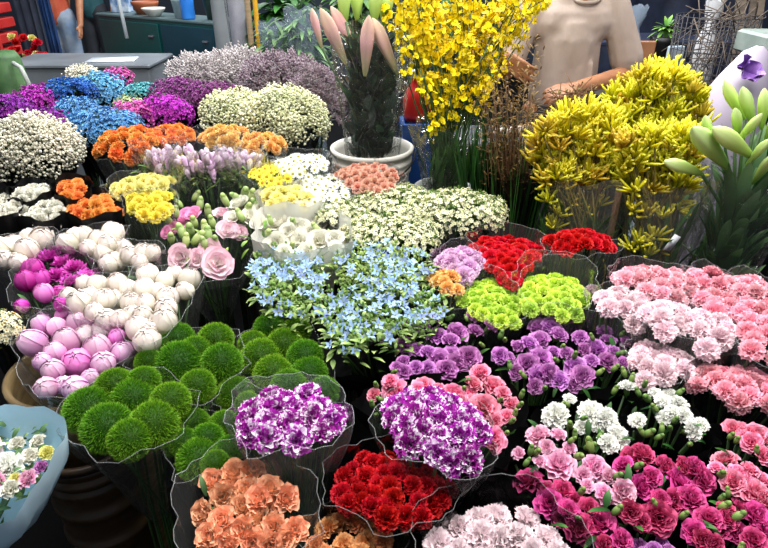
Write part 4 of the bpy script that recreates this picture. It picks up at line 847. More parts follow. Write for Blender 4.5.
# --- strap leaves and rusty twigs
def straps(name, label, px_, y0, y1, Y, n, spread, mat, seed, zb=None, w=.007, curl=.25):
    rr = random.Random(seed); t = py_(px_, y0, Y); b = py_(px_, y1, Y); L = Vector((b.x, Y, BZ if zb is None else zb)); rt = root(name, label, 'bouquet', L); mb = MB()
    for i in range(n):
        q = L + Vector((rr.gauss(0, spread * .35), rr.gauss(0, spread * .3), 0)); h = (t.z - L.z) * rr.uniform(.62, 1.05)
        leaf(mb, q, (rr.gauss(0, spread * 1.4), rr.gauss(0, spread * 1.4) - .05, 1), h, w * rr.uniform(.7, 1.3), rr.uniform(-.05, curl) * .3, up=Vector((rr.choice((-1, 1)), rr.gauss(0, .4), .0)), rnd=rr.random(), n=7)
    ob('leaf_blades', mb.mesh('blade_shape', mat) if False else shift(mb, L).mesh('blade_shape', mat), rt); return rt, L, rr
straps('leaf_bunch', 'long green strap leaves standing right of the yellow orchids', 482, 100, 205, 2.1, 120, .06, LEAF, 3, w=.010)
rt, L, rr = straps('twig_bouquet', 'rusty brown twigs and needles in a dark sleeve left of the kangaroo paws', 510, 120, 235, 2.0, 130, .055, LEAF, 9, zb=.0)
tw = MB(); tip = MB()
for i in range(95):
    a = Vector((L.x + rr.gauss(0, .02), L.y + rr.gauss(0, .02), .6)); b = py_(512 + rr.uniform(-30, 22), rr.uniform(78, 160), 2.0 + rr.gauss(0, .06)); m_ = a.lerp(b, .6) + Vector((rr.gauss(0, .015), 0, .02)); tw.tube([a, m_, b], [.003, .002, .0012], 4)
    for k in range(14):
        q = m_.lerp(b, k / 8) + Vector((rr.gauss(0, .008), rr.gauss(0, .008), rr.gauss(0, .006))); leaf(tip, q, (rr.gauss(0, 1), rr.gauss(0, 1), .8), rr.uniform(.015, .032), .003, .2, rnd=rr.random(), n=3)
ob('twigs', shift(tw, L).mesh('twig_shape', plain('twig_bark', '#4a3420', .7, c2='#6a4a2c')), rt); o = ob('needles', shift(tip, L).mesh('needle_shape', V['rust']), rt)
lo = py_(516, 232, 1.95); cone_wrap(rt, L, [(U(L, .02), .04), (U(L, .5), .05), (U(L, lo.z), .075), (U(L, lo.z + .12), .09), (U(L, lo.z + .22), .10)], SMOKE, seed=11, wav=.08)
# --- yellow kangaroo paws
PAWF = film('paw_film', tint='#f2f2e6', op=.05, gloss=.8, crinkle=.9, nscale=16, cap=.6)
def paws(label, Y, heads, px_, seed, sleeve_r, drk=0.2):
    rr = random.Random(seed); b = py_(px_, 250, Y); L = Vector((b.x, Y, 0)); rt = root('kangaroo_paw_bouquet', label, 'bouquet', L, 'kangaroo paw bunches'); stm = MB()
    for (x, y, dy, s) in heads:
        p = py_(x, y, Y + dy); m_ = V['pawd'] if rr.random() < drk else V['paw']
        d = Vector(((p.x - L.x) * 2.2 + rr.gauss(0, .3), dy * 2 - .35 + rr.gauss(0, .3), 1.0)); o = ob('flower_head', R.choice(shapes('paw', [m_, STEM], 5)), rt, p - L, qz(d), s)
        q = L + Vector((rr.gauss(0, .03), rr.gauss(0, .03), 0)); stm.tube([p - d.normalized() * .04, p.lerp(U(q, .75), .5) + Vector((0, 0, -.02)), U(q, .7), U(q, .005)], .003, 5)
    ob('stem_bundle', shift(stm, L).mesh('paw_stems', plain('paw_stem', '#5a5018', .6, c2='#7a6a20')), rt)
    lf = MB()
    for i in range(46): leaf(lf, U(L, rr.uniform(.62, .8)) + Vector((rr.gauss(0, .05), rr.gauss(0, .05), 0)), (rr.gauss(0, .35), rr.gauss(0, .3), 1), rr.uniform(.12, .26), .007, .2, rnd=rr.random())
    ob('foliage', shift(lf, L).mesh('paw_leaves', LEAF), rt)
    cone_wrap(rt, L, [(U(L, .03), .04), (U(L, .45), .055), (U(L, .70), sleeve_r * .8), (U(L, .85), sleeve_r * .98), (U(L, 1.0), sleeve_r * 1.08)], PAWF, seed=seed, wav=.06)
    return rt
rr = random.Random(31)
def fill_heads(poly, n, sp, s0, s1, dy0, dy1):
    P = [Vector((x, y, 0)) for x, y in poly]; xs = [p.x for p in P]; ys = [p.y for p in P]; out = []
    for k in range(5000):
        x, y = rr.uniform(min(xs), max(xs)), rr.uniform(min(ys), max(ys))
        if len(out) < n and inside(P, x, y) and all(math.hypot(x - o[0], y - o[1]) > sp for o in out): out.append((x, y, rr.uniform(dy0, dy1), rr.uniform(s0, s1)))
    return out
h1 = fill_heads([(534, 132), (552, 116), (580, 107), (606, 106), (618, 118), (622, 150), (614, 180), (598, 190), (570, 188), (544, 182), (533, 155)], 96, 6.2, .036, .046, -.05, .08)
h1 += [(548, 198, -.04, .04), (560, 212, -.03, .04), (575, 200, .0, .04), (585, 214, .0, .04), (555, 224, -.02, .04), (598, 203, .02, .04), (566, 232, 0, .036)]
paws('yellow kangaroo paws, lower left bunch in a clear sleeve', 1.84, h1, 578, 41, .12)
h2 = fill_heads([(609, 120), (611, 92), (638, 72), (668, 65), (692, 82), (706, 100), (706, 122), (690, 132), (650, 132), (622, 134)], 84, 6.0, .036, .046, -.03, .08)
paws('yellow kangaroo paws, tallest bunch at the back next to the lilac paper cone', 2.02, h2, 658, 43, .11)
h3 = fill_heads([(624, 136), (655, 128), (692, 130), (702, 150), (692, 190), (672, 204), (645, 202), (626, 184), (620, 158)], 74, 6.4, .036, .046, -.05, .06)
h3 += [(632, 208, -.03, .042), (648, 214, -.04, .042), (664, 214, -.03, .042), (640, 240, -.06, .042), (655, 236, -.06, .042), (630, 246, -.05, .04), (648, 252, -.06, .04), (662, 248, -.05, .036), (682, 208, 0, .04)]
paws('yellow kangaroo paws, front right bunch with a white card in its sleeve', 1.76, h3, 655, 42, .115)
p = py_(672, 243, 1.64); tg = MB(); M_ = Matrix.Rotation(.45, 3, 'Y'); tg.box((0, 0, 0), (.022, .002, .055), M=M_); o = ob('price_card', tg.mesh('card_shape', plain('card_white', '#dfe3ea', .5, c2='#eef0f4')), bpy.data.objects['kangaroo_paw_bouquet.002'], p - bpy.data.objects['kangaroo_paw_bouquet.002'].location); o['label'] = 'white price card tucked in the sleeve'
# --- green lilies at right
lc = py_(738, 215, 1.72); L = Vector((lc.x, 1.72, 0)); rt = root('lily_bouquet', 'pale green lily buds in a dark leafy sleeve at the right edge', 'bouquet', L, 'lily bouquets')
lily_buds(rt, L, [tuple(s[:6]) + (s[6] * .84,) for s in [(687, 127, 729, 169, 1.6, 1.68, .95), (713, 127, 752, 157, 1.58, 1.66, .95), (665, 160, 702, 174, 1.6, 1.66, .95), (721, 82, 745, 120, 1.74, 1.74, 1.0), (744, 88, 754, 128, 1.68, 1.7, 1.1), (765, 88, 761, 130, 1.7, 1.72, 1.1), (760, 113, 735, 145, 1.62, 1.68, .9), (770, 138, 746, 166, 1.6, 1.66, .95), (774, 152, 752, 184, 1.6, 1.66, .95), (706, 116, 711, 145, 1.66, 1.7, 1.1), (780, 110, 765, 146, 1.64, 1.7, 1.0), (735, 108, 738, 140, 1.66, 1.7, 1.0)]], [V['lilyg']])
rr = random.Random(77); lf = MB(); stm = MB()
for i in range(120):
    z = rr.uniform(.5, 1.0); k = .035 + .06 * (z - .5); a = rr.uniform(0, 6.3); p = U(L, z) + Vector((math.cos(a), math.sin(a), 0)) * k * rr.uniform(.3, 1.1)
    leaf(lf, p, (math.cos(a) * rr.uniform(.1, .6), math.sin(a) * rr.uniform(.1, .6), rr.uniform(.7, 1.4)), rr.uniform(.16, .27), rr.uniform(.014, .022), rr.uniform(.05, .4), rnd=rr.random())
for (x, y) in ((729, 169), (752, 157), (702, 174), (745, 120), (754, 128), (735, 145), (746, 166), (761, 130)):
    t = py_(x, y, 1.7); stm.tube([t, t.lerp(U(L, .85), .6), U(L, .6) + Vector((rr.gauss(0, .02), rr.gauss(0, .02), 0)), U(L, .005) + Vector((rr.gauss(0, .02), rr.gauss(0, .02), 0))], .005, 6)
ob('foliage', shift(lf, L).mesh('lily_leaves', LEAFB), rt); ob('stem_bundle', shift(stm, L).mesh('lily_stems', STEM), rt)
cone_wrap(rt, L, [(U(L, .02), .05), (U(L, .5), .07), (U(L, .75), .10), (U(L, .95), .125), (U(L, 1.04), .13)], SHINY, seed=21, wav=.06)
# ================================================================ lower left: blue paper bouquet and ribbed buckets
BLUEP = plain('blue_paper', '#b8def4', .6, c2='#d0ecfa', nscale=6, bump=.15)
rr = random.Random(90); bp_ = pz(4, 452, .80); L = Vector((bp_.x, bp_.y, 0)); rt = root('wrapped_bouquet', 'mixed bouquet in pale blue paper at the lower left corner', 'bouquet', L)
for (x, y, r_, kd, m_) in ((4, 466, 15, 'rose', 'white'), (29, 455, 8, 'rose', 'lisiw'), (36, 441, 7, 'rose', 'lisiw'), (25, 478, 9, 'rose', 'pink'), (-14, 448, 13, 'rose', 'blush'), (8, 488, 9, 'rose', 'lisiw'), (-8, 482, 10, 'rose', 'pink'), (46, 452, 7, 'rose', 'yellowp'), (16, 443, 7, 'rose', 'lisiw'), (14, 478, 6, 'rose', 'yellowp'), (40, 466, 6, 'rose', 'violet')):
    p = pz(x, y, .825); ob('rose', R.choice(shapes(kd, [V[m_]])), rt, p - L, qz((rr.gauss(0, .2), -.35, 1)), r_ * mpp(p) * 1.15)
ring = [pz(x, y, .80) for x, y in ((-60, 445), (-30, 425), (10, 418), (42, 425), (50, 440), (40, 470), (10, 500), (-40, 490))]
foliage(rt, ring, bp_, .80, L, LEAFB, 150, .026, .006, 6, -.05, .02); foliage(rt, ring, bp_, .80, L, LEAFS, 110, .022, .005, 7, -.04, .02, name='filler_leaves')
cp = [pz(x, y, .82) for x, y in ((-70, 452), (-35, 432), (10, 424), (48, 426), (67, 438), (62, 462), (36, 490), (0, 515), (-50, 505))]
rg = resample(cp, 40); c_ = sum(rg, Vector()) / 40; ft = c_ + Vector((-.22, .0, 0)); P = []
for k, dz in ((1.06, .05), (1.0, 0), (.86, -.08), (.62, -.2), (.36, -.34), (.2, -.42), (.26, -.5)):
    sh_ = min(1, max(0, -dz / .45)); P.append([Vector((c_.x + (ft.x - c_.x) * sh_ + (q.x - c_.x) * k, c_.y + (ft.y - c_.y) * sh_ + (q.y - c_.y) * k, .82 + dz + (max(-.075, min(-.01, .55 * (q.y - c_.y) - .25 * (q.x - c_.x) * 0)) if dz > -.01 else (-.03 if q.y < c_.y and dz > -.1 else 0)) + .004 * math.sin(i * 1.7))) for i, q in enumerate(rg)])
mb = MB(); mb.grid(P, None, 0, True); ob('paper_wrap', shift(mb, L).mesh('paper_shape', BLUEP), rt)
stm = MB()
for i in range(10):
    a = Vector((c_.x, c_.y, .78)) + Vector((rr.gauss(0, .05), rr.gauss(0, .04), 0)); stm.tube([a, Vector((ft.x, ft.y, .4)), Vector((ft.x + rr.gauss(0, .025), ft.y + rr.gauss(0, .025), .004))], .004, 5)
ob('stem_bundle', shift(stm, L).mesh('bouquet_stems', STEM), rt)
pb = bpy.data.objects['peony_bouquet.006'].location
bucket('bucket', 'brown banded bucket at the left edge under the pink peonies', 'bucket', (pb.x - .015, pb.y + .01), .11, .150, .745, BAMBOO, (.70, .665, .63), 'buckets')
mbk = bpy.data.objects['dianthus_bouquet'].location
q = pz(82, 470, .60)
bucket('bucket', 'brown ribbed bucket in the dark below the moss-like balls', 'bucket', (q.x, q.y + .05), .085, .105, .66, BROWNW, (.63, .60, .57, .5, .4), 'buckets')
# ================================================================ people
def blob(name, caps, balls, voxel, mat, L, smooth=3, parent=None):
    """one continuous skin around tapered limbs"""
    mb = MB()
    for a, ra, b, rb in caps:
        a, b = Vector(a), Vector(b); d = (b - a); n = max(2, int(d.length / max(.01, min(ra, rb)))); n = min(n, 10)
        pts = [a + d * (k / n) for k in range(n + 1)]; rad = [ra + (rb - ra) * k / n for k in range(n + 1)]
        mb.tube(pts, rad, 10); mb.ball(a, ra, 10, 6); mb.ball(b, rb, 10, 6)
    for c, r in balls: mb.ball(c, r, 16, 10)
    me = shift(mb, L).mesh(name + '_src', mat); o = bpy.data.objects.new('tmp', me); C.objects.link(o)
    m = o.modifiers.new('r', 'REMESH'); m.mode = 'VOXEL'; m.voxel_size = voxel; m.use_smooth_shade = True
    s = o.modifiers.new('s', 'SMOOTH'); s.factor = .5; s.iterations = smooth
    bpy.context.view_layer.update(); dg = bpy.context.evaluated_depsgraph_get(); me2 = bpy.data.meshes.new_from_object(o.evaluated_get(dg)); me2.name = name + '_shape'
    me2.materials.clear(); me2.materials.append(mat); me2.polygons.foreach_set('material_index', [0] * len(me2.polygons))
    bpy.data.objects.remove(o)
    return ob(name, me2, parent)
def hand_caps(w, d, nrm, thumb_side, size=.18, curl=.5, spread=.06):
    """wrist w, direction d, palm normal nrm; returns capsules of palm and five bent fingers"""
    d = d.normalized(); nrm = (nrm - d * nrm.dot(d)).normalized(); s = d.cross(nrm) * thumb_side; out = []; pl = size * .5
    for k in range(4):
        o = (k - 1.5) * size * .115; a = w + d * size * .08 + s * o * .7; b = w + d * pl + s * o; out.append((a, size * .075, b, size * .062))
        ln = size * (.40, .46, .43, .33)[3 - k if True else k]; p = b; dd = (d + s * (k - 1.5) * spread).normalized(); r0 = size * .052
        for j, f in enumerate((.45, .32, .23)):
            ang = curl * (.5 + j * .5); dd = (dd * math.cos(ang * .7) + nrm * math.sin(ang * .7)).normalized(); q = p + dd * ln * f; out.append((p, r0, q, r0 * .88)); r0 *= .88; p = q
    b = w + d * size * .14 + s * size * .2; out.append((w + d * size * .06 + s * size * .08, size * .085, b, size * .07))
    c = b + (d * .7 + s * .6 + nrm * .35).normalized() * size * .17; out.append((b, size * .064, c, size * .055)); out.append((c, size * .055, c + (d + nrm * .5).normalized() * size * .14, size * .046))
    return out
SKIN = plain('skin', '#94603f', .5, c2='#a4704e', nscale=20)
SKIN2 = plain('skin_tan', '#b87a58', .5, c2='#c68a66', nscale=20)
HAIR = plain('dark_hair', '#100c0a', .45, c2='#1e1612', nscale=40)
BEIGE = plain('beige_cotton', '#9c8c82', .85, c2='#aa9a90', nscale=9, bump=.6, stretch=(1, 1, .5), spec=.2)
DARKT = plain('dark_cloth', '#1d2026', .8, c2='#2b2f36', nscale=6)
JEANS = plain('faded_jeans', '#6f88a6', .85, c2='#a9b3be', nscale=5)
ORANGE_T = plain('orange_shirt', '#b8452c', .8, c2='#d06a48', nscale=6)
TEAL_T = plain('teal_shirt', '#1f4a50', .8, c2='#2d6068', nscale=6)
def face(rt, hc, r, L, fwd, skin):
    f = Vector(fwd).normalized(); s = f.cross(Vector((0, 0, 1))); up = Vector((0, 0, 1))
    return ([], [(hc, (r * .82, r * .95, r * 1.18)), (hc + f * r * .3 - up * r * .55, (r * .62, r * .62, r * .6)), (hc + f * r * .98 - up * r * .1, (r * .13, r * .16, r * .22)), (hc + s * r * .82, (r * .1, r * .16, r * .25)), (hc - s * r * .82, (r * .1, r * .16, r * .25)), (hc + f * r * .86 - up * r * .55, (r * .28, r * .1, r * .07))])
def face_parts(rt, hc, r, L, fwd):
    f = Vector(fwd).normalized(); s = f.cross(Vector((0, 0, 1))); up = Vector((0, 0, 1)); EYE = plain('eye_dark', '#17110e', .2)
    for sd in (-1, 1): e = MB(); e.ball(hc + f * r * .84 + s * sd * r * .33 + up * r * .05, r * .11, 8, 6); ob('eye', shift(e, L).mesh('eye_shape', EYE), rt)
    h = MB(); P = []
    for i in range(8):
        th = PI * .62 * i / 7; P.append([hc + up * r * .1 + Vector((r * .92 * math.sin(th) * math.cos(a), r * 1.06 * math.sin(th) * math.sin(a), r * 1.2 * math.cos(th))) - f * r * .12 for a in (2 * PI * j / 20 for j in range(20))])
    h.grid(P, None, 0, True); ob('hair', shift(h, L).mesh('hair_shape', HAIR), rt)
# ---- the florist in the beige t-shirt
FY = 2.85
def fp(x, y, dy=0): return py_(x, y, FY + dy)
cxm = fp(567, 50).x; L = Vector((cxm, FY, 0)); rt = root('person', 'person in a beige t-shirt standing at the work table, bundling brown twigs', 'person', L)
X = lambda dx, dy, z: Vector((cxm + dx, FY + dy, z))
nz = fp(580, -9).z   # base of the neck
shz = nz - .055; HC = X(.05, -.05, nz + .20)
shL, shR = X(-.175, 0, shz), X(.185, 0, shz)
elL = fp(497, 47, -.02); wrL = fp(503, 64, -.24); elR = fp(622, 78, -.04); wrR = fp(572, 87, -.26)
elL = Vector((cxm - .28, FY - .03, shz - .27)); elR = Vector((cxm + .285, FY - .04, shz - .28))
wrL = fp(504, 57, -.22); wrR = fp(577, 88, -.26)
caps = [(X(0, 0, .98), .10, X(0, 0, 1.15), .095), (X(0, 0, 1.12), .095, X(0, 0, shz - .13), .095), (X(-.06, .01, shz - .07), .075, X(.07, .01, shz - .07), .075), (X(.02, 0, shz), .06, X(.04, -.01, nz + .08), .052),
        (shL, .058, elL, .043), (elL, .043, wrL, .029), (shR, .058, elR, .043), (elR, .043, wrR, .029),
        (X(-.09, 0, .93), .088, X(-.10, 0, .50), .058), (X(-.10, 0, .50), .058, X(-.10, .02, .09), .04), (X(.09, 0, .93), .088, X(.10, 0, .50), .058), (X(.10, 0, .50), .058, X(.10, .02, .09), .04),
        (X(-.10, .02, .045), .042, X(-.11, -.15, .035), .033), (X(.10, .02, .045), .042, X(.11, -.15, .035), .033)]
dL = Vector((.75, -.3, -.5)); dR = Vector((-.9, -.35, -.1))
caps += hand_caps(wrL, dL, Vector((.5, .7, -.1)), -1, .18, .55) + hand_caps(wrR, dR, Vector((0, .5, -.8)), 1, .18, .7)
cb_, bb = face(rt, HC, .098, L, (0, -1, -.3), SKIN)
blob('body', caps, bb, .007, SKIN, L, 2, rt); face_parts(rt, HC, .098, L, (0, -1, -.3))
def mid(a, b, t): return a.lerp(b, t)
sc_ = [(X(0, -.005, 1.0), .136, X(0, 0, 1.15), .13), (X(0, 0, 1.15), .13, X(0, 0, shz - .13), .134), (X(-.075, 0, shz - .07), .10, X(.085, 0, shz - .07), .10), (X(-.10, 0, shz - .02), .062, X(.11, 0, shz - .02), .062), (X(-.05, 0, shz + .005), .06, X(.07, 0, shz + .005), .06), (shL, .062, mid(shL, elL, .78), .074), (shR, .062, mid(shR, elR, .78), .074)]
sh_o = blob('shirt', sc_ + [(X(-.05, 0, 1.02), .105, X(-.045, 0, 1.27), .10), (X(.05, 0, 1.02), .105, X(.045, 0, 1.27), .10)] + [(X(-.08 + .035 * k, -.118, 1.0 + .02 * (k % 3)), .012, X(-.04 + .02 * k + .03 * (k % 2), -.108, 1.13 + .05 * (k % 2)), .006) for k in range(6)], [], .010, BEIGE, L, 4, rt); sh_o['label'] = 'beige short-sleeved t-shirt'
nk = MB(); nk.tube([Vector((cxm + .04 + math.cos(a) * .068, FY - .012 + math.sin(a) * .066, nz - .012 - .03 * (math.sin(a) < 0) * abs(math.sin(a)))) for a in (2 * PI * k / 20 for k in range(21))], .008, 6); ob('collar', shift(nk, L).mesh('collar_shape', BEIGE), rt)
tr = [(X(0, 0, .98), .14, X(0, 0, .9), .15), (X(-.09, 0, .9), .10, X(-.10, 0, .5), .075), (X(-.1, 0, .5), .075, X(-.1, .02, .1), .06), (X(.09, 0, .9), .10, X(.10, 0, .5), .075), (X(.1, 0, .5), .075, X(.1, .02, .1), .06)]
blob('trousers', tr, [], .014, DARKT, L, 3, rt)
# ---- people in the far background at left
def standing(label, px_, Y, hip_y, mats, seed, arm=None, facing=(0, 1, 0)):
    p = py_(px_, hip_y, Y); x0 = p.x; k = 1.0; L = Vector((x0, Y, 0)); rt = root('person', label, 'person', L)
    X = lambda dx, dy, z: Vector((x0 + dx, Y + dy, z)); shz = 1.40
    eL, wL = X(-.27, 0, 1.14), X(-.27, -.1, .90); eR, wR = X(.27, 0, 1.14), X(.27, -.1, .9)
    if arm: eR, wR = X(.25, -.06, 1.13), X(.36, -.26, 1.12)
    caps = [(X(0, 0, .98), .12, X(0, 0, 1.3), .12), (X(-.06, 0, shz - .06), .09, X(.06, 0, shz - .06), .09), (X(0, 0, shz), .06, X(0, 0, 1.52), .05), (X(-.17, 0, shz), .055, eL, .042), (eL, .042, wL, .03), (X(.17, 0, shz), .055, eR, .042), (eR, .042, wR, .03),
            (X(-.09, 0, .93), .088, X(-.1, 0, .5), .058), (X(-.1, 0, .5), .058, X(-.1, .02, .09), .04), (X(.09, 0, .93), .088, X(.1, 0, .5), .058), (X(.1, 0, .5), .058, X(.1, .02, .09), .04), (X(-.1, .02, .045), .042, X(-.1, .15, .035), .033), (X(.1, .02, .045), .042, X(.1, .15, .035), .033)]
    caps += hand_caps(wL, wL - eL, Vector((1, 0, 0)), 1, .18, .4) + hand_caps(wR, wR - eR, Vector((-1, 0, 0)), -1, .18, .4)
    HC = X(0, .01, 1.62); c2, bb = face(rt, HC, .098, L, facing, SKIN2); blob('body', caps, bb, .011, mats[0], L, 1, rt); face_parts(rt, HC, .098, L, facing)
    blob('shirt', [(X(0, 0, .99), .145, X(0, 0, 1.28), .145), (X(-.09, 0, shz - .06), .10, X(.09, 0, shz - .06), .10), (X(-.17, 0, shz), .07, X(-.17, 0, shz).lerp(eL, .6), .07), (X(.17, 0, shz), .07, X(.17, 0, shz).lerp(eR, .6), .07)], [], .016, mats[1], L, 3, rt)
    blob('trousers', [(X(-.05, 0, .97), .13, X(.05, 0, .97), .13), (X(-.09, 0, .9), .105, X(-.1, 0, .5), .085), (X(-.1, 0, .5), .085, X(-.1, .02, .1), .075), (X(.09, 0, .9), .105, X(.1, 0, .5), .085), (X(.1, 0, .5), .085, X(.1, .02, .1), .075)], [], .016, mats[2], L, 3, rt)
standing('person seen from behind in an orange-red top and faded jeans, far at upper left', 61, 7.0, 30, (SKIN2, ORANGE_T, JEANS), 1)
standing('person in a teal shirt and dark trousers, beside the green cabinet', 96, 7.7, 26, (SKIN2, TEAL_T, DARKT), 2, arm=None)
# ================================================================ work table and what lies on it
TT = .93
slab_table('work_table', 'grey work table in front of the person in the beige t-shirt', 'table', .30, 1.08, 2.36, 2.66, TT, plain('grey_table', '#3a3c40', .45, c2='#4c4e52'), lmat=METAL)
rr = random.Random(51); a0 = fp(548, 96, -.33); tw = MB(); tip = MB(); L = Vector((a0.x, 2.5, TT + .003)); rt = root('twig_bundle', 'bundle of brown dried twigs being tied in the hands', 'twigs', L)
for i in range(90):
    c = Vector((a0.x + .09 + rr.gauss(0, .05), 2.5 + rr.gauss(0, .03), TT + .02 + rr.uniform(0, .16))); d = Vector((rr.gauss(0, 1), rr.gauss(0, .4), rr.gauss(.15, .35))).normalized(); l = rr.uniform(.05, .11); a = c - d * l; b = c + d * l; a.z = max(a.z, TT + .006); b.z = max(b.z, TT + .006)
    tw.tube([a, c + Vector((rr.gauss(0, .008), 0, rr.gauss(0, .008))), b], .0022, 4)
    for k in range(4): leaf(tip, a.lerp(b, rr.random()), (rr.gauss(0, 1), rr.gauss(0, 1), .8), .026, .003, .2, rnd=rr.random(), n=3)
ob('twigs', shift(tw, L).mesh('twig_bundle_shape', plain('twig_bark2', '#5e4026', .7, c2='#8a6038')), rt); ob('needles', shift(tip, L).mesh('twig_needles', V['rust']), rt)
PAP = plain('pinkish_paper', '#cbb9ac', .7, c2='#e3d6cc', nscale=4)
for i, (lab, xa, ya, xb, yb, r_) in enumerate((('rolled cream paper, upper of two on the work table', 505, 98, 548, 88, .016), ('rolled cream paper, lower of two beside the yellow orchids', 498, 112, 536, 99, .018))):
    a = py_(xa, ya, 2.42); b = py_(xb, yb, 2.5); z = TT + r_ + .001 + i * 0; a.z = b.z = z + .0; a.y += i * -.03 + .06; b.y += i * -.03 + .06
    L = Vector(((a.x + b.x) / 2, (a.y + b.y) / 2, TT)); mb = MB(); mb.tube([a, b], r_, 14); mb.tube([a + (a - b) * .02, b + (b - a) * .02], r_ * .6, 10); o = ob('paper_roll', shift(mb, L).mesh('roll_shape', PAP)); o.location = L; tag(o, lab, 'paper roll', 'paper rolls on the work table')
# ================================================================ background, left
cA, cB = py_(97, 12, 5.2), py_(215, 22, 4.5); TZ = 1.165; cA.z = cB.z = 0; ux = (cB - cA).normalized(); uy = Vector((-ux.y, ux.x, 0)); wl = (cB - cA).length
ang = math.atan2(ux.y, ux.x); L = (cA + cB) / 2 + uy * .15; rt = root('cabinet', 'dark green metal cabinet with a pale top edge behind the sea lavender', 'cabinet', L); rt.rotation_euler.z = ang
GREEN = plain('dark_green_paint', '#073a3a', .35, c2='#0b4a48', nscale=2); GREEN2 = plain('dark_blue_green', '#082c3a', .35, c2='#0c3a48', nscale=2)
mb = MB(); mb.box((0, 0, TZ / 2), (wl, .3, TZ - .02), bev=.008); ob('cabinet_body', mb.mesh('cabinet_shape', GREEN, False), rt)
mb = MB(); mb.box((0, 0, TZ - .008), (wl + .03, .32, .02), bev=.005); ob('cabinet_top', mb.mesh('cabinet_top_shape', plain('pale_edge', '#54686a', .4), False), rt)
for (x0, x1, z0, z1, m_) in ((-wl / 2 + .02, .06, .72, TZ - .04, GREEN), (.09, wl / 2 - .02, .72, TZ - .04, GREEN2), (-wl / 2 + .02, .06, .08, .69, GREEN2), (.09, wl / 2 - .02, .08, .69, GREEN)):
    d = MB(); d.box(((x0 + x1) / 2, -.158, (z0 + z1) / 2), (x1 - x0, .018, z1 - z0), bev=.004); do = ob('door', d.mesh('door_shape', m_, False), rt)
    h = MB(); h.box((x1 - .08, -.172, z1 - .09), (.05, .02, .014), bev=.003); ob('handle', h.mesh('door_handle_shape', STEEL, False), do)
def on_cab(u, v=0): return L + ux * (u * wl / 2) + uy * v + Vector((0, 0, TZ + .003))
def pot(name, label, cat, loc, prof, mat, group=None, seg=20):
    mb = MB(); mb.lathe(prof, seg); o = ob(name, mb.mesh(name + '_shape', mat)); o.location = loc; return tag(o, label, cat, group)
rt = root('carton', 'blue and white carton on the cabinet left end', 'box', on_cab(-.82)); mb = MB(); mb.box((0, 0, .06), (.14, .1, .12), bev=.004); ob('carton_body', mb.mesh('carton_shape', plain('carton_print', '#3f6a9c', .6, c2='#c8d4e0', nscale=16), False), rt); mb = MB(); mb.box((0, 0, .122), (.145, .105, .006)); ob('lid', mb.mesh('carton_lid', WHITEPL, False), rt)
pot('basin', 'orange-brown clay basin on the cabinet beside the carton', 'basin', on_cab(-.38), [(.001, 0), (.07, 0), (.10, .07), (.105, .09), (.095, .09), (.08, .03), (.001, .02)], plain('clay', '#8f4a2c', .6, c2='#a65c38'))
pot('bowl', 'white bowl on the cabinet between the clay basin and the clear tub', 'bowl', on_cab(-.05, -.1), [(.001, 0), (.04, 0), (.085, .05), (.088, .06), (.078, .055), (.035, .01), (.001, .01)], WHITEPL)
pot('jar', 'tall brown jar on the cabinet behind the white bowl', 'jar', on_cab(.12, .08), [(.001, 0), (.05, 0), (.06, .04), (.06, .17), (.045, .2), (.04, .22), (.001, .22)], plain('brown_jar', '#6e5244', .5, c2='#806252'))
pot('tub', 'clear plastic tub on the cabinet next to the blue can', 'tub', on_cab(.34, -.05), [(.001, 0), (.055, 0), (.07, .12), (.074, .125), (.066, .12), (.05, .01), (.001, .008)], plain('cloudy_tub', '#8aa3ac', .25, c2='#b4c4c8'))
pot('can', 'bright blue can on the cabinet right of the clear tub', 'can', on_cab(.52, -.1), [(.001, 0), (.045, 0), (.047, .01), (.047, .17), (.043, .18), (.001, .18)], plain('blue_can', '#1f6ec8', .35, c2='#2f80d8'))
pot('planter', 'dark green planter on the cabinet right end', 'planter', on_cab(.78), [(.001, 0), (.06, 0), (.085, .15), (.09, .16), (.08, .16), (.06, .02), (.001, .02)], plain('dark_planter', '#223a2e', .5))
# steel counter with sheet of paper
a, b = py_(18, 60, 4.2), py_(146, 68, 3.95); ztop = .97; L = Vector(((a.x + b.x) / 2, 4.22, 0)); STEELC = plain('painted_grey', '#63686e', .4, c2='#7c8288', nscale=3)
rt = root('counter', 'grey steel counter box behind the purple statice', 'counter', L)
wc = b.x - a.x; mb = MB(); mb.box((0, 0, ztop / 2), (wc, .46, ztop - .03), bev=.01); ob('counter_body', mb.mesh('counter_shape', STEELC, False), rt)
mb = MB(); mb.box((0, 0, ztop - .012), (wc + .03, .49, .024), bev=.006); ob('counter_top', mb.mesh('counter_top_shape', STEELC, False), rt)
mb = MB(); mb.box((0, 0, .003), (.30, .17, .006), M=Matrix.Rotation(.15, 3, 'Z')); o = ob('paper_sheet', mb.mesh('sheet_shape', plain('paper_white', '#dfe6ee', .6))); o.location = (py_(110, 63, 4.1).x, 4.15, ztop + .002); tag(o, 'white sheet of paper lying on the steel counter', 'paper')
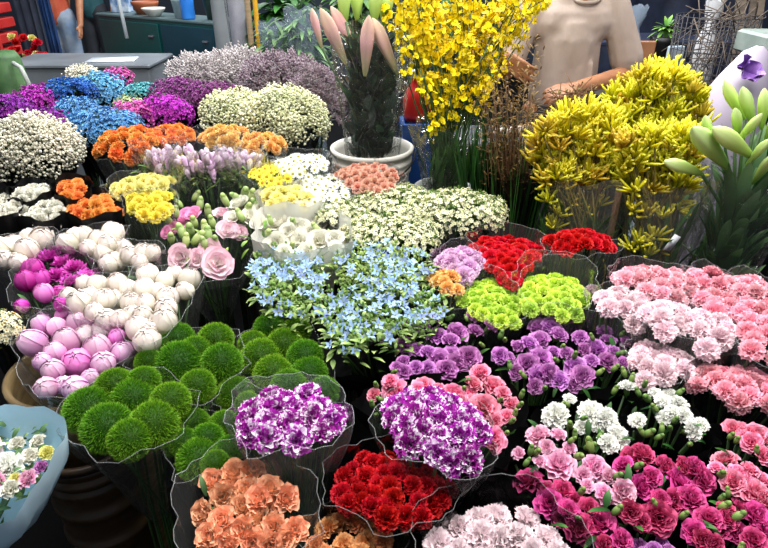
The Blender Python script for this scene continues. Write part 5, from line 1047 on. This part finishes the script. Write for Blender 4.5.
# red slatted crate stack, green bag, hanging blue cloth
rt = root('slatted_crate', 'red slatted crates stacked at the left edge', 'crate', (py_(0, 30, 5.0).x - .12, 5.0, 0)); mb = MB()
for k in range(12): mb.box((0, 0, .06 + k * .105), (.34, .3, .07), bev=.006)
for sx in (-1, 1): mb.box((sx * .165, -.14, .65), (.03, .03, 1.3))
ob('crate_body', mb.mesh('red_slats', plain('red_paint', '#a8201e', .5, c2='#c23430'), False), rt)
p = py_(8, 76, 3.5); L = Vector((p.x, 3.5, 0)); rt = root('sack', 'green woven sack standing at the left edge', 'sack', L); mb = MB()
mb.lathe([(.001, 0), (.12, .0), (.13, .1), (.125, .5), (.115, .8), (.10, .92), (.085, p.z + .1), (.07, p.z + .13), (.001, p.z + .08)], 18, wob=.04); ob('sack_body', mb.mesh('sack_shape', plain('green_sack', '#34582e', .6, c2='#587c4c', nscale=9)), rt)
hb = MB(); hb.tube([(.085, -.06, p.z + .08), (.13, -.08, p.z + .06), (.15, -.08, p.z - .02), (.125, -.08, p.z - .1)], .012, 8); ob('strap', hb.mesh('sack_strap', plain('pale_strap', '#a8aca6', .6)), rt)
def drape(name, label, x0, x1, ytop, ybot, Y, mat, seed, depth=.04):
    rr = random.Random(seed); a, b = py_(x0, ytop, Y), py_(x1, ytop, Y); zb = py_(x0, ybot, Y).z; P = []; n = 24
    for i in range(9):
        t = i / 8; P.append([Vector((a.x + (b.x - a.x) * j / n, Y + depth * math.sin(j * .9 + seed) * (.4 + .6 * t) + .5 * depth * math.sin(j * 2.1 + seed * 3), a.z + .35 - (a.z + .35 - zb) * t)) for j in range(n + 1)])
    mb = MB(); mb.grid(P); o = ob(name, mb.mesh(name + '_shape', mat)); return tag(o, label, 'cloth', 'hanging cloths')
drape('hanging_cloth', 'dark grey-blue hanging cloth beside the red crates', 9, 34, -10, 66, 5.4, plain('slate_cloth', '#252b3a', .8, c2='#363e50'), 1)
drape('hanging_cloth', 'deep blue hanging cloth left of the person in orange', 33, 47, -10, 60, 5.9, plain('blue_cloth', '#16305e', .8, c2='#28508a'), 2)
rr = random.Random(8); p = py_(30, 46, 4.9); L = Vector((p.x, 4.9, 0)); rt = root('poinsettia', 'potted red flowers with pale spots in front of the dark blue cloth', 'plant', L)
mb = MB(); mb.lathe([(.001, 0), (.09, 0), (.12, p.z - .12), (.13, p.z - .1), (.11, p.z - .1), (.001, p.z - .14)], 16); ob('pot', mb.mesh('pot_shape', plain('dark_pot', '#2b1c18', .6)), rt)
for i in range(16): w_ = p + Vector((rr.uniform(-.13, .13), rr.uniform(-.08, .05), rr.uniform(-.09, .08))); ob('flower', R.choice(shapes('half', [V['redbright'] if i % 5 else V['yellowp']])), rt, w_ - L, qz((rr.gauss(0, .4), -.6, 1)), .035)
# strap, box and poles near the cabinet
p = py_(118, 0, 4.6); mb = MB(); mb.tube([(p.x, 4.6, 2.1), (p.x + .004, 4.6, 1.3), (p.x + .02, 4.58, py_(121, 38, 4.6).z)], .014, 6); mb.v = [Vector((v.x, v.y, v.z)) for v in mb.v]; o = ob('hanging_strap', mb.mesh('strap_shape', plain('pale_band', '#b9c0c4', .6))); tag(o, 'pale strap hanging in front of the green cabinet', 'strap')
def post(name, label, px_, Y, r_, mat, group='posts and wrapped poles', lean=0., wr=None, z1=2.4):
    p = py_(px_, 40, Y); L = Vector((p.x, Y, 0)); rt = root(name, label, 'pole', L, group); mb = MB(); n = 10
    mb.tube([(lean * (k / n) * .2, 0, z1 * k / n) for k in range(n + 1)], r_, 14); ob('pole', mb.mesh('pole_shape', mat), rt)
    if wr:
        w_ = MB(); P = []
        for k in range(26):
            z = .3 + (z1 - .4) * k / 25; P.append([(math.cos(a) * (r_ + .012 + .008 * math.sin(5 * a + k * .7)) + lean * z / z1 * .2, math.sin(a) * (r_ + .012 + .008 * math.sin(4 * a - k)), z) for a in (2 * PI * j / 20 for j in range(20))])
        w_.grid(P, None, 0, True); ob('plastic_wrap', w_.mesh('pole_wrap', wr), rt)
CON = plain('grey_pipe', '#6d7276', .5, c2='#868b8e', nscale=4)
post('pole', 'thick grey pipe at the right end of the green cabinet', 223, 4.3, .052, CON)
post('pole', 'pale pole wrapped in cloudy film beside the grey pipe', 240, 3.9, .05, plain('lilac_grey', '#8f8c9a', .5, c2='#b0adb8'), wr=CLEAR2)
post('pole', 'thin brown pole right of the film-wrapped pole', 251, 3.7, .016, plain('tan_wood', '#8a7458', .6, c2='#a08a6a', stretch=(1, 1, 8)))
post('pole', 'yellow pole in front of the dark plants', 258.5, 3.6, .013, plain('yellow_pole', '#c08a12', .5, c2='#d6a428'))
# dark plants and film-wrapped greens behind the mauve sea lavender
def bush(name, label, cx, cy, hw, hh, Y, mat, n, ln, w_, seed, group='potted greens at the back', film_=None):
    rr = random.Random(seed); p = py_(cx, cy, Y); m = mpp(p); L = Vector((p.x, Y, 0)); rt = root(name, label, 'plant', L, group); mb = MB()
    for i in range(n):
        d = Vector((rr.gauss(0, .5), rr.gauss(0, .5), rr.gauss(0, .5))); c = p + Vector((d.x * hw * m, d.y * hw * m * .7, d.z * hh * m)); leaf(mb, c, (d.x * 1.5 + rr.gauss(0, .4), d.y + rr.gauss(0, .4) - .2, rr.uniform(-.3, 1)), ln * rr.uniform(.6, 1.3), w_ * rr.uniform(.7, 1.2), .5, rnd=rr.random())
    ob('foliage', shift(mb, L).mesh('bush_leaves', mat), rt); st = MB(); zb = p.z - hh * m
    for i in range(5): st.tube([p + Vector((rr.gauss(0, .04), rr.gauss(0, .03), 0)), U(L, max(.3, zb * .8)) + Vector((rr.gauss(0, .02), 0, 0)), U(L, .16)], .007, 6)
    ob('stem_bundle', shift(st, L).mesh('bush_stems', STEM), rt); pt = MB(); pt.lathe([(.001, 0), (.09, 0), (.115, .2), (.12, .22), (.105, .22), (.1, .17), (.001, .16)], 18); ob('pot', pt.mesh('bush_pot', METAL), rt)
    if film_: cone_wrap(rt, L, [(U(L, .25), .1), (U(L, p.z - hh * m), hw * m * .8), (U(L, p.z), hw * m), (U(L, p.z + hh * m), hw * m * 1.1)], film_, seed=seed, wav=.08)
bush('potted_plant', 'dark leafy plant behind the yellow pole', 285, 18, 26, 30, 3.9, LEAF, 150, .14, .03, 1)
bush('potted_plant', 'bluish film-wrapped greens behind the mauve sea lavender, left', 276, 50, 14, 26, 3.45, LEAFB, 110, .10, .012, 2, film_=BFILM)
bush('potted_plant', 'bluish film-wrapped greens next to the wrapped lily buds', 305, 45, 16, 34, 3.3, LEAFB, 130, .10, .012, 3, film_=BFILM)
bush('potted_plant', 'dark greens right behind the wrapped lily buds', 356, 10, 26, 34, 3.9, LEAF, 180, .13, .02, 4)
bush('potted_plant', 'dark greens behind the yellow orchids', 446, 40, 34, 60, 3.6, LEAF, 200, .13, .02, 6)
# ================================================================ background, right
rr = random.Random(15); a, b = py_(680, 16, 3.3), py_(738, 86, 3.3); L = Vector(((a.x + b.x) / 2, 3.3, 0)); rt = root('wire_basket', 'tall dark wire basket full of dried twigs behind the kangaroo paws', 'basket', L); r_ = (b.x - a.x) / 2; wr_ = MB(); ztop = a.z
for k in range(36): a_ = 2 * PI * k / 36; wr_.tube([(math.cos(a_) * r_ * .8, math.sin(a_) * r_ * .8, .005), (math.cos(a_) * r_, math.sin(a_) * r_, ztop)], .0028, 4)
for k in range(26): z = .01 + (ztop - .01) * k / 25; q = r_ * (.8 + .2 * z / ztop); wr_.tube([(math.cos(2 * PI * j / 24) * q, math.sin(2 * PI * j / 24) * q, z) for j in range(25)], .0028, 4, cap=False)
ob('basket_wires', wr_.mesh('basket_shape', plain('grey_wire', '#343236', .5, .3)), rt); tw = MB()
for k in range(150):
    z = rr.uniform(.5, ztop + .06); c = Vector((rr.gauss(0, r_ * .42), rr.gauss(0, r_ * .42), z)); d = Vector((rr.gauss(0, 1), rr.gauss(0, 1), rr.gauss(0, .7))).normalized() * rr.uniform(.06, .13); tw.tube([c - d, c + Vector((0, 0, rr.gauss(0, .02))), c + d], .003, 4)
ob('twigs', tw.mesh('basket_twigs', plain('grey_twig', '#4c4038', .7, c2='#6a5c50')), rt)
# lilac and white wrapped bunch
p0 = py_(736, 42, 2.55); p1 = py_(728, 125, 2.4); L = Vector((p1.x, 2.45, 0)); rt = root('wrapped_bouquet', 'tall white and lilac paper cone bouquet behind the green lilies', 'bouquet', L)
LIL = plain('lilac_paper', '#a89cb4', .6, c2='#bcb2c4', nscale=3, bump=.2); mb = MB(); P = []
for i, (z, r_, sx) in enumerate(((.02, .03, 0), (.5, .06, 0), (.80, .13, .0), (.95, .15, .0), (1.06, .14, .01), (1.18, .09, .04), (1.27, .045, .06), (p0.z, .012, .07))):
    P.append([(sx + r_ * math.cos(a_) * (1 + .06 * math.sin(5 * a_ + i)), r_ * math.sin(a_) * .8, z) for a_ in (2 * PI * j / 28 for j in range(28))])
mb.grid(P, None, 0, True); ob('paper_wrap', mb.mesh('lilac_cone', LIL), rt)
q = py_(742, 70, 2.36) - L; mb = MB(); rs = random.Random(2)
for k in range(7): fan(mb, Vector((0, 0, 0)), rs.uniform(0, 6), rs.uniform(.2, .7), .09, .03, rs, .01, .02)
ob('ribbon_bow', mb.mesh('lilac_bow', plain('purple_ribbon', '#8a5cb8', .45, c2='#b48ad8', nscale=30)), rt, q, Vector((0, 0, 1)).rotation_difference(Vector((0, -1, .3))))
# boards, bags and crates at the back right
def board(name, label, cat, px0, py0, px1, py1, Y, mat, th=.03, rot=0., group=None):
    a, b = py_(px0, py0, Y), py_(px1, py1, Y); ztop = a.z; mb = MB(); w_ = abs(b.x - a.x); mb.box((0, 0, ztop / 2), (w_, th, ztop), bev=.004); o = ob(name, mb.mesh(name + '_shape', mat, False)); o.location = ((a.x + b.x) / 2, Y, 0); o.rotation_euler.z = rot; return tag(o, label, cat, group)
slab_table('back_table', 'dark table in the right background carrying the plastic bags', 'table', py_(612, 50, 3.9).x, py_(800, 50, 3.9).x, 3.7, 4.2, .78, DWOOD)
board('board', 'brown cardboard sheet right beside the beige t-shirt', 'board', 629, 41, 650, 70, 3.45, plain('brown_card', '#8a5a3a', .7, c2='#9c6a46'))
board('board', 'narrow pale blue sheet left of the wire basket', 'board', 668, 46, 680, 70, 3.4, plain('pale_blue_sheet', '#a9bccb', .5, c2='#bccad6'), rot=.3)
def bag(label, px_, py0, py1, Y, w_, mat, seed, z0=.78):
    rr = random.Random(seed); t = py_(px_, py0, Y); L = Vector((t.x, Y, z0 + .002)); h = t.z - z0; mb = MB(); P = []
    for i, (f, r_) in enumerate(((0, .5), (.08, .9), (.3, 1), (.55, .9), (.7, .55), (.78, .35), (.9, .6), (1, .75))):
        P.append([(w_ * r_ * math.cos(a_) * (1 + .12 * math.sin(4 * a_ + i * 1.3 + seed)), w_ * .6 * r_ * math.sin(a_) * (1 + .12 * math.cos(3 * a_ + i)), h * f + .01 * math.sin(6 * a_ + i)) for a_ in (2 * PI * j / 24 for j in range(24))])
        if i == 0: P[0] = [(x, y, 0) for x, y, z in P[0]]
    mb.grid(P, None, 0, True); o = ob('plastic_bag', mb.mesh('bag_shape', mat)); o.location = L; return tag(o, label, 'bag', 'plastic bags at the back')
bag('cloudy grey-blue plastic bag above the brown cardboard sheet', 638, 6, 44, 3.9, .085, film('bag_blue', '#8f9db0', .6, .4), 1)
bag('knotted white plastic bag above the wire basket', 716, 0, 40, 3.85, .075, film('bag_white', '#d8d8dc', .8, .3), 2)
rr = random.Random(66); p = py_(666, 28, 3.8); L = Vector((p.x, 3.8, .783)); rt = root('potted_plant', 'yellow-green spiky rosette plant between the bags', 'plant', L, 'potted greens at the back'); mb = MB()
for k in range(34):
    a_ = rr.uniform(0, 6.3); leaf(mb, p, (math.cos(a_), math.sin(a_) * .6 - .3, rr.uniform(-.6, .9)), rr.uniform(.07, .11), .012, .25, rnd=rr.random())
ob('foliage', shift(mb, L).mesh('rosette', LEAFL), rt); mb = MB(); mb.lathe([(.001, 0), (.06, 0), (.075, p.z - .86), (.08, p.z - .83), (.001, p.z - .85)], 16); ob('pot', mb.mesh('rosette_pot', METAL), rt)
for lab, xa, xt, w_ in (('weathered timber post leaning behind the lilac cone', 733, 742, .035), ('dark timber post leaning at the right, behind the lilac cone', 748, 762, .03), ('pale timber post leaning at the upper right', 736, 756, .02)):
    a = py_(xa, 95, 3.5); b = py_(xt, -12, 3.62); d = (b - a); a = a - d * (a.z / d.z); mb = MB(); L = Vector((a.x, a.y, 0)); mb.tube([a + Vector((0, 0, .004)), b], w_ * .8, 4); o = ob('timber_post', shift(mb, L).mesh('post_shape', plain('weathered_timber', '#4a4038', .7, c2='#75685a', nscale=6, stretch=(1, 1, 6)), False)); o.location = L; tag(o, lab, 'post', 'leaning timber posts')
rt = root('crate', 'grey-green plastic crate at the upper right edge', 'crate', (py_(757, 45, 3.0).x + .14, 2.98, 0)); zt_ = py_(757, 34, 2.9).z; mb = MB()
mb.box((0, 0, (zt_ - .12) / 2), (.36, .26, zt_ - .12), 1, bev=.01); mb.box((0, 0, zt_ - .05), (.38, .28, .1), 0, bev=.012); ob('crate_body', mb.mesh('grey_crate', [plain('sage_plastic', '#7d8a84', .5, c2='#94a09a'), METAL], False), rt)
# back shelving in the dark
slab_table('back_counter', 'long dark navy counter across the far background', 'counter', .2, 3.4, 5.2, 5.8, .95, plain('navy_board', '#141c30', .6, c2='#1e2842'))
drape('hanging_cloth', 'navy tarpaulin hanging behind the person in the beige t-shirt', 560, 800, -20, 130, 6.3, plain('navy_tarp', '#131a2e', .7, c2='#222d48'), 5, .07)
# ================================================================ room, light, camera
fl = MB(); fl.box((0, 4.5, -.05), (12, 13, .1)); struct('floor', fl, plain('shade_dark_concrete', '#070708', .9, c2='#0c0c0e', nscale=3, spec=.1))  # shade of the gaps between bunches is put into the near-black floor colour
wb = MB(); wb.box((0, 9.05, 2), (12, .1, 4)); struct('wall_back', wb, plain('dark_wall', '#1b2430', .8, c2='#2a3442', nscale=1.5))
def area(name, loc, size, power, col, rot=(0, 0, 0), sy=None):
    l = bpy.data.lights.new(name, 'AREA'); l.energy = power; l.size = size; l.color = col
    if sy: l.shape = 'RECTANGLE'; l.size_y = sy
    o = bpy.data.objects.new(name, l); C.objects.link(o); o.location = loc; o.rotation_euler = rot; return o
area("ceiling_lamp_light", (.2, .9, 3.1), 2.4, 95, (1, .97, .92), (math.radians(8), 0, 0), 1.2)
area('ceiling_lamp_light', (-.6, 3.2, 3.2), 3.0, 110, (.95, .98, 1), (0, 0, 0), 1.2)
area('ceiling_lamp_light', (1.2, 3.0, 3.2), 1.6, 60, (1, .98, .94), (0, 0, 0), 1.2)
area('ceiling_lamp_light', (0, 6.0, 3.4), 4.0, 190, (.92, .96, 1), (0, 0, 0), 1.0)
w = bpy.data.worlds.new('market_air'); bpy.context.scene.world = w; w.use_nodes = True
bg = w.node_tree.nodes['Background']; bg.inputs[0].default_value = (.80, .88, 1, 1); bg.inputs[1].default_value = .22
cd = bpy.data.cameras.new('camera'); cam = bpy.data.objects.new('camera', cd); C.objects.link(cam)
cam.location = CAM; cam.rotation_euler = (PI / 2 - PITCH, 0, 0); cd.sensor_fit = 'HORIZONTAL'; cd.sensor_width = 36; cd.lens = 36 * F / 768; cd.clip_start = .02
sc = bpy.context.scene; sc.camera = cam
sc.view_settings.view_transform = 'Standard'; sc.view_settings.look = 'None'; sc.view_settings.exposure = 0.25
sc.cycles.transparent_max_bounces = 12; sc.cycles.max_bounces = 6
